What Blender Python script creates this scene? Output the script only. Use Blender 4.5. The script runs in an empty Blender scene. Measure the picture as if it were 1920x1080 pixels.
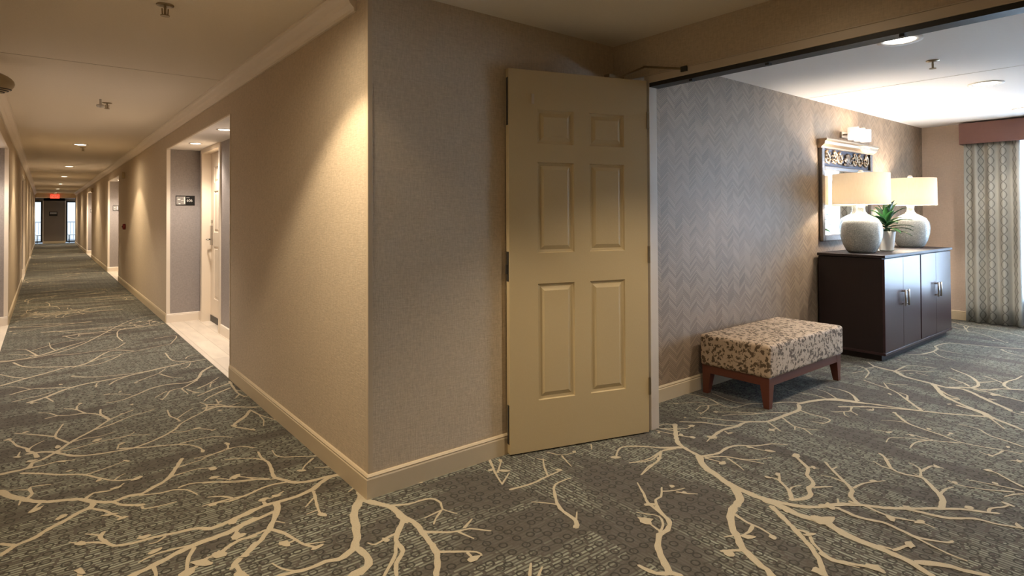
import bpy, bmesh, math, random
from mathutils import Vector, Matrix
sc = bpy.context.scene
C = bpy.context.collection
PI = math.pi
# ---------------------------------------------------------------- camera
cd = bpy.data.cameras.new('camera'); cam = bpy.data.objects.new('camera', cd); C.objects.link(cam)
cd.sensor_width = 36; cd.lens = 20.596; cd.shift_y = -0.0793; cd.clip_start = 0.02; cd.clip_end = 300
_R = [[0.7813403, -0.6240895, -0.0044257], [0.0046987, 0.0129734, -0.9999048], [0.6240875, 0.7812452, 0.0130690]]
cam.matrix_world = Matrix(((_R[0][0], -_R[1][0], -_R[2][0], 0), (_R[0][1], -_R[1][1], -_R[2][1], 0),
                           (_R[0][2], -_R[1][2], -_R[2][2], 1.30), (0, 0, 0, 1)))
sc.camera = cam
# ---------------------------------------------------------------- world, daylight, exposure
w = bpy.data.worlds.new('world'); sc.world = w; w.use_nodes = True
bg = w.node_tree.nodes['Background']; bg.inputs[0].default_value = (0.80, 0.90, 1.0, 1); bg.inputs[1].default_value = 0.8
sc.view_settings.view_transform = 'Standard'; sc.view_settings.look = 'None'
sc.view_settings.exposure = 0.9; sc.view_settings.gamma = 1.0; sc.view_settings.use_curve_mapping = False
sc.cycles.use_denoising = True
sc.cycles.max_bounces = 10; sc.cycles.diffuse_bounces = 6; sc.cycles.sample_clamp_indirect = 6
def area(name, loc, rot, sx, sy, power, col, spread=PI):
    l = bpy.data.lights.new(name, 'AREA'); l.shape = 'RECTANGLE'; l.size = sx; l.size_y = sy
    l.energy = power; l.color = col; l.spread = spread
    o = bpy.data.objects.new(name, l); C.objects.link(o); o.location = loc; o.rotation_euler = rot; return o
# daylight outside the lounge's patio window and outside the corridor's end windows
area('daylight_lounge', (9.6, 0.0, 1.25), (0, PI/2, 0), 2.2, 4.0, 215, (0.64, 0.81, 1.0), math.radians(130))
area('daylight_hall_end', (0.42, 39.4, 4.2), (-math.radians(48), 0, 0), 4.0, 2.0, 330, (0.75, 0.86, 1.0))
WARM = (1.0, 0.81, 0.57); NEUT = (1.0, 0.87, 0.74)
def spot(loc, half, power, col=WARM, blend=0.25, r=0.04, rot=(0, 0, 0), spill=.40):
    l = bpy.data.lights.new('downlight_beam', 'SPOT'); l.spot_size = math.radians(2*half); l.spot_blend = blend
    l.energy = power; l.color = col; l.shadow_soft_size = r
    o = bpy.data.objects.new('downlight_beam', l); C.objects.link(o); o.location = loc; o.rotation_euler = rot
    s = bpy.data.lights.new('downlight_spill', 'SPOT'); s.spot_size = math.radians(170); s.spot_blend = 1.0
    s.energy = power*spill; s.color = col; s.shadow_soft_size = .06
    q = bpy.data.objects.new('downlight_spill', s); C.objects.link(q); q.location = loc; q.rotation_euler = rot; return o
ZC = 2.375
spot((0.57, 2.50, ZC-.02), 53, 62, WARM, .3, spill=.5)            # corridor, just out of the frame by the corner
spot((2.40, 1.15, ZC-.02), 53, 50, WARM, .55, spill=.06)            # vestibule
spot((0.42, -1.6, ZC-.02), 60, 50, WARM, .4, spill=.8)            # added unseen fill lamp, corridor behind the camera
for y, p in ((7.2, 0), (10.87, 55), (15.76, 55), (19.86, 55), (24.4, 50), (28.8, 45), (33.6, 50)):
    if p: spot((0.42, y, ZC-.02), 53, p*1.1, WARM, .25, spill=.8)
for x, y, p in ((4.13, 1.32, 42), (6.10, 1.33, 42), (7.90, 1.39, 36), (5.0, -1.2, 42), (7.4, -1.2, 36)):
    spot((x, y, ZC-.02), 58, p, NEUT, .5, spill=.25)
# ---------------------------------------------------------------- materials
def srgb(r, g, b):
    f = lambda c: (c/255/12.92 if c/255 <= .04045 else ((c/255+.055)/1.055)**2.4)
    return (f(r), f(g), f(b), 1)
class NT:
    def __init__(s, name):
        s.m = bpy.data.materials.new(name); s.m.use_nodes = True; s.t = s.m.node_tree; s.N = s.t.nodes; s.L = s.t.links
        s.b = s.N['Principled BSDF']
    def n(s, typ, **k):
        o = s.N.new(typ)
        for a, v in k.items(): setattr(o, a, v)
        return o
    def l(s, a, b): s.L.new(a, b)
    def math(s, op, a, b=None, c=None, clamp=False):
        o = s.N.new('ShaderNodeMath'); o.operation = op; o.use_clamp = clamp
        for i, v in enumerate((a, b, c)):
            if v is None: continue
            if isinstance(v, (int, float)): o.inputs[i].default_value = v
            else: s.L.new(v, o.inputs[i])
        return o.outputs[0]
    def mix(s, f, a, b, typ='MIX'):
        o = s.N.new('ShaderNodeMix'); o.data_type = 'RGBA'; o.blend_type = typ
        for i, v in ((0, f), (6, a), (7, b)):
            if isinstance(v, (int, float)): o.inputs[i].default_value = v
            elif isinstance(v, tuple): o.inputs[i].default_value = v
            else: s.L.new(v, o.inputs[i])
        return o.outputs[2]
    def pos(s):
        return s.N.new('ShaderNodeTexCoord').outputs['Object']
    def mapping(s, src, scale=(1, 1, 1), rot=(0, 0, 0)):
        o = s.N.new('ShaderNodeMapping'); o.inputs['Scale'].default_value = scale; o.inputs['Rotation'].default_value = rot
        s.L.new(src, o.inputs['Vector']); return o.outputs[0]
    def noise(s, src, scale, detail=2, rough=.5):
        o = s.N.new('ShaderNodeTexNoise'); o.inputs['Scale'].default_value = scale; o.inputs['Detail'].default_value = detail
        o.inputs['Roughness'].default_value = rough; s.L.new(src, o.inputs['Vector']); return o.outputs['Fac']
    def bump(s, h, strength=.2, dist=.01):
        o = s.N.new('ShaderNodeBump'); o.inputs['Strength'].default_value = strength; o.inputs['Distance'].default_value = dist
        s.L.new(h, o.inputs['Height']); s.L.new(o.outputs[0], s.b.inputs['Normal'])
def simple(name, col, rough=.6, metal=0, noise=0, nscale=40, bump=0, emit=None, es=0, spec=None):
    n = NT(name); b = n.b
    b.inputs['Roughness'].default_value = rough; b.inputs['Metallic'].default_value = metal
    if spec is not None: b.inputs['Specular IOR Level'].default_value = spec
    if noise or bump:
        f = n.noise(n.pos(), nscale, 4, .6)
        k = n.math('MULTIPLY_ADD', f, noise*2, 1-noise)
        o = n.mix(1.0, col, k, 'MULTIPLY'); n.l(o, b.inputs['Base Color'])
        if bump: n.bump(f, bump, .004)
    else:
        b.inputs['Base Color'].default_value = col
    if emit: b.inputs['Emission Color'].default_value = emit; b.inputs['Emission Strength'].default_value = es
    return n.m
def weave(name, col, var=.16):
    """woven vinyl wallcovering: fine vertical and horizontal threads"""
    n = NT(name); p = n.pos()
    v = n.noise(n.mapping(p, (1, 1, .12)), 190, 2, .6)
    h = n.noise(n.mapping(p, (.14, .14, 1)), 170, 2, .6)
    g = n.noise(p, 60, 3, .6)
    f = n.math('ADD', n.math('ADD', v, h), g)
    k = n.math('MULTIPLY_ADD', n.math('SUBTRACT', f, 1.5), var*2.2, 1.0)
    n.l(n.mix(1.0, col, k, 'MULTIPLY'), n.b.inputs['Base Color'])
    n.b.inputs['Roughness'].default_value = .75; n.bump(f, .35, .002); return n.m
def herring(name):
    """herringbone wallcovering on a wall that faces -Y (x across, z up)"""
    n = NT(name); p = n.pos(); s = n.N.new('ShaderNodeSeparateXYZ'); n.l(p, s.inputs[0])
    X, Z = s.outputs[0], s.outputs[2]
    W, P = .084, .0155
    col = n.math('FLOOR', n.math('DIVIDE', X, W))
    fx = n.math('FRACT', n.math('DIVIDE', X, W))
    odd = n.math('FLOORED_MODULO', col, 2.0)
    tri = n.math('ABSOLUTE', n.math('SUBTRACT', fx, odd))          # zigzag 0..1
    z2 = n.math('DIVIDE', n.math('SUBTRACT', Z, n.math('MULTIPLY', tri, W*.80)), P)
    row = n.math('FLOOR', z2); fr = n.math('FRACT', z2)
    cb = n.N.new('ShaderNodeCombineXYZ'); n.l(col, cb.inputs[0]); n.l(row, cb.inputs[1])
    wn = n.N.new('ShaderNodeTexWhiteNoise'); wn.noise_dimensions = '2D'; n.l(cb.outputs[0], wn.inputs['Vector'])
    edge = n.math('LESS_THAN', fr, .22)
    big = n.noise(p, 3.0, 2)
    k = n.math('ADD', n.math('MULTIPLY_ADD', wn.outputs['Value'], .42, .82), n.math('MULTIPLY', odd, .07))
    k = n.math('SUBTRACT', k, n.math('MULTIPLY', edge, .42))
    k = n.math('ADD', k, n.math('MULTIPLY', n.math('SUBTRACT', big, .5), .25))
    n.l(n.mix(1.0, srgb(142, 123, 103), k, 'MULTIPLY'), n.b.inputs['Base Color'])
    n.b.inputs['Roughness'].default_value = .55; n.bump(k, .25, .002); return n.m
def carpet(name, along_y):
    n = NT(name); p = n.pos(); s = n.N.new('ShaderNodeSeparateXYZ'); n.l(p, s.inputs[0])
    U, V = (s.outputs[1], s.outputs[0]) if along_y else (s.outputs[0], s.outputs[1])
    cu = n.N.new('ShaderNodeCombineXYZ'); n.l(U, cu.inputs[0]); n.l(V, cu.inputs[1]); q = cu.outputs[0]
    # dashes
    row = n.math('FLOOR', n.math('DIVIDE', V, .0175)); fr = n.math('FRACT', n.math('DIVIDE', V, .0175))
    cr = n.N.new('ShaderNodeCombineXYZ'); n.l(row, cr.inputs[0])
    w1 = n.N.new('ShaderNodeTexWhiteNoise'); w1.noise_dimensions = '2D'; n.l(cr.outputs[0], w1.inputs['Vector'])
    uu = n.math('ADD', n.math('DIVIDE', U, .095), n.math('MULTIPLY', w1.outputs['Value'], 7.0))
    cell = n.math('FLOOR', uu); fu = n.math('FRACT', uu)
    cc = n.N.new('ShaderNodeCombineXYZ'); n.l(row, cc.inputs[0]); n.l(cell, cc.inputs[1])
    w2 = n.N.new('ShaderNodeTexWhiteNoise'); w2.noise_dimensions = '2D'; n.l(cc.outputs[0], w2.inputs['Vector'])
    dash = n.math('MULTIPLY', n.math('GREATER_THAN', fr, .45), n.math('LESS_THAN', fu, .86))
    dash = n.math('MULTIPLY', dash, n.math('MULTIPLY_ADD', w2.outputs['Value'], .75, .25))
    band = n.noise(n.mapping(q, (.9, 3.4, 1)), 1.0, 2, .6)
    mr = n.N.new('ShaderNodeMapRange'); n.l(band, mr.inputs[0]); mr.inputs[1].default_value = .41; mr.inputs[2].default_value = .50
    mr.inputs[3].default_value = .10; mr.inputs[4].default_value = 1.0
    dash = n.math('MULTIPLY', dash, mr.outputs[0])
    # rings
    vo = n.N.new('ShaderNodeTexVoronoi'); vo.voronoi_dimensions = '2D'; vo.inputs['Scale'].default_value = 17; vo.inputs['Randomness'].default_value = .45
    n.l(q, vo.inputs['Vector'])
    ring = n.math('LESS_THAN', n.math('ABSOLUTE', n.math('SUBTRACT', vo.outputs['Distance'], .27)), .055)
    vo2 = n.N.new('ShaderNodeTexVoronoi'); vo2.voronoi_dimensions = '2D'; vo2.feature = 'DISTANCE_TO_EDGE'
    vo2.inputs['Scale'].default_value = 15; vo2.inputs['Randomness'].default_value = .5; n.l(n.mapping(q, (.62, 1, 1)), vo2.inputs['Vector'])
    hexl = n.math('LESS_THAN', vo2.outputs['Distance'], .035)
    dark = n.math('MAXIMUM', ring, n.math('MULTIPLY', hexl, .55))
    fib = n.noise(p, 420, 2, .7)
    base = n.mix(dash, srgb(80, 75, 68), srgb(143, 147, 131))
    base = n.mix(n.math('MULTIPLY', dark, .85), base, srgb(46, 44, 38))
    base = n.mix(1.0, base, n.math('MULTIPLY_ADD', fib, 1.0, .5), 'MULTIPLY')
    n.l(base, n.b.inputs['Base Color']); n.b.inputs['Roughness'].default_value = .95; n.b.inputs['Specular IOR Level'].default_value = .15
    n.b.inputs['Sheen Weight'].default_value = .10; n.b.inputs['Sheen Roughness'].default_value = .45
    n.bump(fib, .4, .004); return n.m
def branch_mat():
    n = NT('carpet_branch'); f = n.noise(n.pos(), 420, 2, .7)
    n.l(n.mix(1.0, srgb(176, 165, 142), n.math('MULTIPLY_ADD', f, .6, .7), 'MULTIPLY'), n.b.inputs['Base Color'])
    n.b.inputs['Roughness'].default_value = .95; n.b.inputs['Specular IOR Level'].default_value = .1; n.bump(f, .4, .004); return n.m
def floral():
    n = NT('ottoman_fabric'); p = n.pos()
    a = n.noise(n.mapping(p, (1, 1, 1)), 24, 3, .62); b = n.noise(p, 42, 2, .6)
    vo = n.N.new('ShaderNodeTexVoronoi'); vo.inputs['Scale'].default_value = 31
    d = n.N.new('ShaderNodeVectorMath'); d.operation = 'ADD'
    nz = n.N.new('ShaderNodeTexNoise'); nz.inputs['Scale'].default_value = 30; n.l(p, nz.inputs['Vector'])
    sc_ = n.N.new('ShaderNodeVectorMath'); sc_.operation = 'SCALE'; sc_.inputs[3].default_value = .06; n.l(nz.outputs['Color'], sc_.inputs[0])
    n.l(p, d.inputs[0]); n.l(sc_.outputs[0], d.inputs[1]); n.l(d.outputs[0], vo.inputs['Vector'])
    leaf = n.math('MULTIPLY', n.math('LESS_THAN', vo.outputs['Distance'], .47), n.math('GREATER_THAN', a, .44))
    leaf2 = n.math('MULTIPLY', n.math('GREATER_THAN', b, .60), .55)
    f = n.math('MAXIMUM', n.math('MULTIPLY', leaf, .95), leaf2)
    c = n.mix(a, srgb(66, 60, 40), srgb(92, 70, 52))
    n.l(n.mix(f, srgb(180, 158, 134), c), n.b.inputs['Base Color'])
    n.b.inputs['Roughness'].default_value = .8; n.bump(n.noise(p, 300, 2), .25, .002); return n.m
def wood(name, c1, c2, scale, rough, stretch=(1, 1, .08), coat=0):
    n = NT(name); f = n.noise(n.mapping(n.pos(), stretch), scale, 4, .6)
    n.l(n.mix(f, c1, c2), n.b.inputs['Base Color']); n.b.inputs['Roughness'].default_value = rough
    n.b.inputs['Coat Weight'].default_value = coat; n.b.inputs['Coat Roughness'].default_value = .12; return n.m
def ogee_fabric():
    """curtain cloth: interlocking rounded lattice in darker thread; y runs along the window, z up"""
    n = NT('curtain_fabric'); uv = n.N.new('ShaderNodeUVMap').outputs[0]; s = n.N.new('ShaderNodeSeparateXYZ'); n.l(uv, s.inputs[0])
    U, V = s.outputs[0], s.outputs[1]
    W, H = .15, .20
    def line(off):
        wv = n.math('MULTIPLY', n.math('COSINE', n.math('MULTIPLY', n.math('ADD', V, off*H/2), 2*PI/H)), W*.23)
        fu = n.math('FRACT', n.math('DIVIDE', n.math('ADD', n.math('ADD', U, off*W/2), wv), W))
        return n.math('LESS_THAN', n.math('ABSOLUTE', n.math('SUBTRACT', fu, .5)), .045)
    def line2(off):
        wv = n.math('MULTIPLY', n.math('COSINE', n.math('MULTIPLY', n.math('ADD', V, off*H/2), 2*PI/H)), -W*.23)
        fu = n.math('FRACT', n.math('DIVIDE', n.math('ADD', n.math('ADD', U, off*W/2), wv), W))
        return n.math('LESS_THAN', n.math('ABSOLUTE', n.math('SUBTRACT', fu, .5)), .045)
    f = n.math('MAXIMUM', line(0), line2(0))
    n.l(n.mix(n.math('MULTIPLY', f, .75), srgb(172, 171, 163), srgb(108, 108, 104)), n.b.inputs['Base Color'])
    n.b.inputs['Roughness'].default_value = .85; return n.m
def glow(name, base, ecol, es, trans=0, rough=.6):
    n = NT(name); n.b.inputs['Base Color'].default_value = base; n.b.inputs['Roughness'].default_value = rough
    n.b.inputs['Emission Color'].default_value = ecol; n.b.inputs['Emission Strength'].default_value = es; return n.m
def shade_mat():
    n = NT('shade_linen'); t = n.N.new('ShaderNodeBsdfTranslucent'); d = n.N.new('ShaderNodeBsdfDiffuse'); mx = n.N.new('ShaderNodeMixShader')
    f = n.noise(n.mapping(n.pos(), (1, 1, .15)), 130, 2)
    c = n.mix(f, (.90, .80, .66, 1), (.97, .90, .78, 1)); n.l(c, t.inputs[0]); n.l(c, d.inputs[0]); mx.inputs[0].default_value = .5
    n.l(d.outputs[0], mx.inputs[1]); n.l(t.outputs[0], mx.inputs[2]); n.l(mx.outputs[0], n.N['Material Output'].inputs[0]); return n.m
def crackle():
    n = NT('lamp_glass'); p = n.pos(); vo = n.N.new('ShaderNodeTexVoronoi'); vo.feature = 'DISTANCE_TO_EDGE'; vo.inputs['Scale'].default_value = 75; n.l(p, vo.inputs['Vector'])
    e = n.math('LESS_THAN', vo.outputs['Distance'], .07); g = n.noise(p, 28, 3)
    c = n.mix(n.math('MULTIPLY', e, .6), n.mix(g, srgb(144, 150, 148), srgb(196, 200, 196)), srgb(228, 230, 226)); n.l(c, n.b.inputs['Base Color'])
    n.b.inputs['Roughness'].default_value = .22; n.b.inputs['Subsurface Weight'].default_value = .15; n.b.inputs['Subsurface Radius'].default_value = (.05, .05, .05)
    n.bump(vo.outputs['Distance'], .4, .004); return n.m
def glass(name, col=(1, 1, 1, 1), f=.9):
    n = NT(name); t = n.N.new('ShaderNodeBsdfTransparent'); g = n.N.new('ShaderNodeBsdfGlossy'); g.inputs['Roughness'].default_value = .02
    t.inputs[0].default_value = col; mx = n.N.new('ShaderNodeMixShader'); mx.inputs[0].default_value = 1-f
    n.l(t.outputs[0], mx.inputs[1]); n.l(g.outputs[0], mx.inputs[2]); n.l(mx.outputs[0], n.N['Material Output'].inputs[0]); return n.m
def sheer():
    n = NT('sheer_cloth'); t = n.N.new('ShaderNodeBsdfTransparent'); d = n.N.new('ShaderNodeBsdfTranslucent'); d.inputs[0].default_value = (.85, .88, .92, 1)
    mx = n.N.new('ShaderNodeMixShader'); mx.inputs[0].default_value = .65
    n.l(t.outputs[0], mx.inputs[1]); n.l(d.outputs[0], mx.inputs[2]); n.l(mx.outputs[0], n.N['Material Output'].inputs[0]); return n.m
def tile():
    n = NT('entry_tile'); p = n.pos(); b = n.N.new('ShaderNodeTexBrick'); b.inputs['Scale'].default_value = 1
    b.inputs['Brick Width'].default_value = .9; b.inputs['Row Height'].default_value = .15; b.inputs['Mortar Size'].default_value = .004
    b.inputs['Color1'].default_value = srgb(226, 214, 196); b.inputs['Color2'].default_value = srgb(208, 196, 180); b.inputs['Mortar'].default_value = srgb(196, 184, 166)
    n.l(n.mapping(p, (1, 1, 1), (0, 0, PI/2)), b.inputs['Vector'])
    f = n.noise(n.mapping(p, (1, .2, 1)), 14, 4); n.l(n.mix(1.0, b.outputs[0], n.math('MULTIPLY_ADD', f, .4, .8), 'MULTIPLY'), n.b.inputs['Base Color'])
    n.b.inputs['Roughness'].default_value = .4; return n.m
M = dict(
    wall=weave('wallcovering_tan', srgb(188, 172, 149)), greywall=weave('wallcovering_grey', srgb(150, 142, 138)),
    loungeplain=weave('wallcovering_beige', srgb(196, 176, 158), .08), herring=herring('wallcovering_herringbone'),
    ceil=simple('ceiling_paint', srgb(230, 220, 204), .9, 0, .05, 90, .25), ceilw=simple('ceiling_white', srgb(232, 226, 220), .9, 0, .03, 90, .15),
    trim=simple('trim_paint', srgb(194, 177, 148), .45, 0, .03, 20), trimw=simple('trim_light', srgb(226, 214, 198), .45, 0, .02, 20),
    doorp=simple('door_paint', srgb(188, 169, 131), .5, 0, .04, 120, .12), doorw=simple('door_light_paint', srgb(226, 212, 192), .45, 0, .02, 60),
    guard=simple('corner_guard', srgb(188, 170, 144), .3), frameb=simple('frame_taupe', srgb(190, 176, 158), .5),
    black=simple('black_bronze', (.012, .011, .010, 1), .5), dark=simple('dark_plastic', (.03, .028, .025, 1), .5),
    steel=simple('brushed_steel', (.55, .52, .48, 1), .3, 1), brass=simple('dull_brass', (.30, .24, .15, 1), .4, 1),
    cw=carpet('carpet_hall', False), cl=carpet('carpet_lounge', True), br=branch_mat(), tile=tile(),
    floral=floral(), mahog=wood('mahogany', (.085, .022, .012, 1), (.14, .04, .02, 1), 30, .35, (.1, .1, 1)),
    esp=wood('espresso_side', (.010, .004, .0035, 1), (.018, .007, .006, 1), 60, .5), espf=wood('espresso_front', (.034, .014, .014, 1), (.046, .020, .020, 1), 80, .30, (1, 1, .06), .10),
    shade=shade_mat(), crackle=crackle(), white=simple('white_ceramic', srgb(232, 228, 220), .35), clear=glass('clear_glass', (.97, .99, .98, 1), .85),
    pane=glass('window_glass', (.96, .98, 1, 1), .94), sheer=sheer(), curtain=ogee_fabric(), valance=simple('valance_cloth', srgb(120, 86, 78), .8, 0, .1, 150, .2),
    leaf=simple('plant_leaf', (.020, .085, .022, 1), .4, 0, .3, 30), soil=simple('soil', (.03, .02, .015, 1), .95),
    lens=glow('downlight_lens', (1, 1, 1, 1), (1, .86, .66, 1), 9), lensw=glow('downlight_lens_white', (1, 1, 1, 1), (1, .93, .84, 1), 9),
    exit=glow('exit_red', (.8, .05, .03, 1), (1, .10, .05, 1), .55), mirror=simple('mirror_glass', (.9, .92, .93, 1), .02, 1),
    silver=simple('aged_silver', (.24, .215, .20, 1), .42, 1, .35, 60, .5), silverd=simple('aged_silver_ground', (.08, .08, .10, 1), .45, .8, .3, 40, .4),
    gold=simple('champagne_leaf', (.40, .31, .22, 1), .42, 1, .25, 60, .4), sconce=glow('frosted_glass', (.95, .92, .88, 1), (1, .90, .80, 1), .35),
    beige=simple('beige_plastic', srgb(176, 160, 128), .5), red=simple('dark_red_plastic', (.16, .012, .008, 1), .4),
    signp=simple('sign_black', (.006, .0055, .005, 1), .5, spec=.25), signw=simple('sign_white', (.8, .78, .74, 1), .5), signg=simple('sign_photo_grey', (.30, .28, .26, 1), .4, 0, .7, 60),
    deck=simple('deck', srgb(110, 120, 130), .8), outchair=simple('patio_chair_white', srgb(225, 230, 235), .5), outdark=simple('dark_metal', (.02, .025, .03, 1), .4),
    plum=simple('hall_end_grey', srgb(120, 108, 96), .8, 0, .1, 120), facade=simple('opposite_facade', srgb(206, 208, 214), .8, 0, .05, 3),
)
# ---------------------------------------------------------------- mesh helpers
def obj(name, bm, mats, parent=None, smooth=False, bevel=0, seg=2):
    me = bpy.data.meshes.new(name); bmesh.ops.recalc_face_normals(bm, faces=bm.faces); bm.to_mesh(me); bm.free()
    for m in (mats if isinstance(mats, (list, tuple)) else [mats]): me.materials.append(m)
    if smooth:
        for p in me.polygons: p.use_smooth = True
    o = bpy.data.objects.new(name, me); C.objects.link(o)
    if parent: o.parent = parent
    if bevel:
        b = o.modifiers.new('bevel', 'BEVEL'); b.width = bevel; b.segments = seg; b.limit_method = 'ANGLE'; b.angle_limit = math.radians(40)
    return o
def box(bm, x0, x1, y0, y1, z0, z1, mi=0):
    v = [bm.verts.new(p) for p in ((x0,y0,z0),(x1,y0,z0),(x1,y1,z0),(x0,y1,z0),(x0,y0,z1),(x1,y0,z1),(x1,y1,z1),(x0,y1,z1))]
    for q in ((0,3,2,1),(4,5,6,7),(0,1,5,4),(1,2,6,5),(2,3,7,6),(3,0,4,7)):
        f = bm.faces.new([v[i] for i in q]); f.material_index = mi
    return v
def frustum(bm, bot, top, z0, z1):
    """bot, top: (x0,x1,y0,y1)"""
    a = [bm.verts.new(p) for p in ((bot[0],bot[2],z0),(bot[1],bot[2],z0),(bot[1],bot[3],z0),(bot[0],bot[3],z0))]
    b = [bm.verts.new(p) for p in ((top[0],top[2],z1),(top[1],top[2],z1),(top[1],top[3],z1),(top[0],top[3],z1))]
    bm.faces.new(a[::-1]); bm.faces.new(b)
    for i in range(4): bm.faces.new((a[i], a[(i+1) % 4], b[(i+1) % 4], b[i]))
def lathe(bm, prof, cx=0, cy=0, n=40, cap=True, mi=0):
    rings = []
    for r, z in prof:
        rings.append([bm.verts.new((cx+r*math.cos(2*PI*i/n), cy+r*math.sin(2*PI*i/n), z)) for i in range(n)] if r > 1e-5 else [bm.verts.new((cx, cy, z))])
    for a, b in zip(rings, rings[1:]):
        if len(a) == 1 and len(b) == 1: continue
        for i in range(n):
            j = (i+1) % n
            f = bm.faces.new((a[0], b[j], b[i])) if len(a) == 1 else (bm.faces.new((a[i], a[j], b[0])) if len(b) == 1 else bm.faces.new((a[i], a[j], b[j], b[i])))
            f.material_index = mi
    if cap:
        for rg in (rings[0], rings[-1]):
            if len(rg) > 1: bm.faces.new(rg).material_index = mi
def tube(bm, pts, r, n=8):
    pts = [Vector(p) for p in pts]; rr = r if isinstance(r, (list, tuple)) else [r]*len(pts); rings = []
    for i, p in enumerate(pts):
        d = (pts[min(i+1, len(pts)-1)]-pts[max(i-1, 0)]).normalized()
        u = d.cross(Vector((0, 0, 1)) if abs(d.z) < .9 else Vector((1, 0, 0))).normalized(); v = d.cross(u)
        rings.append([bm.verts.new(p+(u*math.cos(2*PI*k/n)+v*math.sin(2*PI*k/n))*rr[i]) for k in range(n)])
    for a, b in zip(rings, rings[1:]):
        for k in range(n): bm.faces.new((a[k], a[(k+1) % n], b[(k+1) % n], b[k]))
    bm.faces.new(rings[0]); bm.faces.new(rings[-1])
def sweep(bm, prof, p0, p1, nrm):
    """extrude a profile of (out, z) pairs from p0 to p1; nrm points into the room"""
    nx, ny = nrm; rings = []
    for (x, y) in (p0, p1): rings.append([bm.verts.new((x+nx*o, y+ny*o, z)) for o, z in prof])
    k = len(prof)
    for i in range(k): bm.faces.new((rings[0][i], rings[0][(i+1) % k], rings[1][(i+1) % k], rings[1][i]))
    bm.faces.new(rings[0]); bm.faces.new(rings[1])
def NB(): return bmesh.new()
def st(o): o['kind'] = 'structure'; return o
def tag(o, label, cat, group=None):
    o['label'] = label; o['category'] = cat
    if group: o['group'] = group
    return o
def thing(name, label, cat, loc=(0, 0, 0), rz=0, group=None):
    o = bpy.data.objects.new(name, None); C.objects.link(o); o.empty_display_size = .1
    o.location = loc; o.rotation_euler = (0, 0, rz); return tag(o, label, cat, group)
def dup(root, loc, label, rz=None):
    r = root.copy(); C.objects.link(r); r.location = loc; r['label'] = label
    if rz is not None: r.rotation_euler = (0, 0, rz)
    for ch in list(root.children):
        c = ch.copy(); C.objects.link(c); c.parent = r
        for g in ch.children:
            d = g.copy(); C.objects.link(d); d.parent = c
    return r
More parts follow.
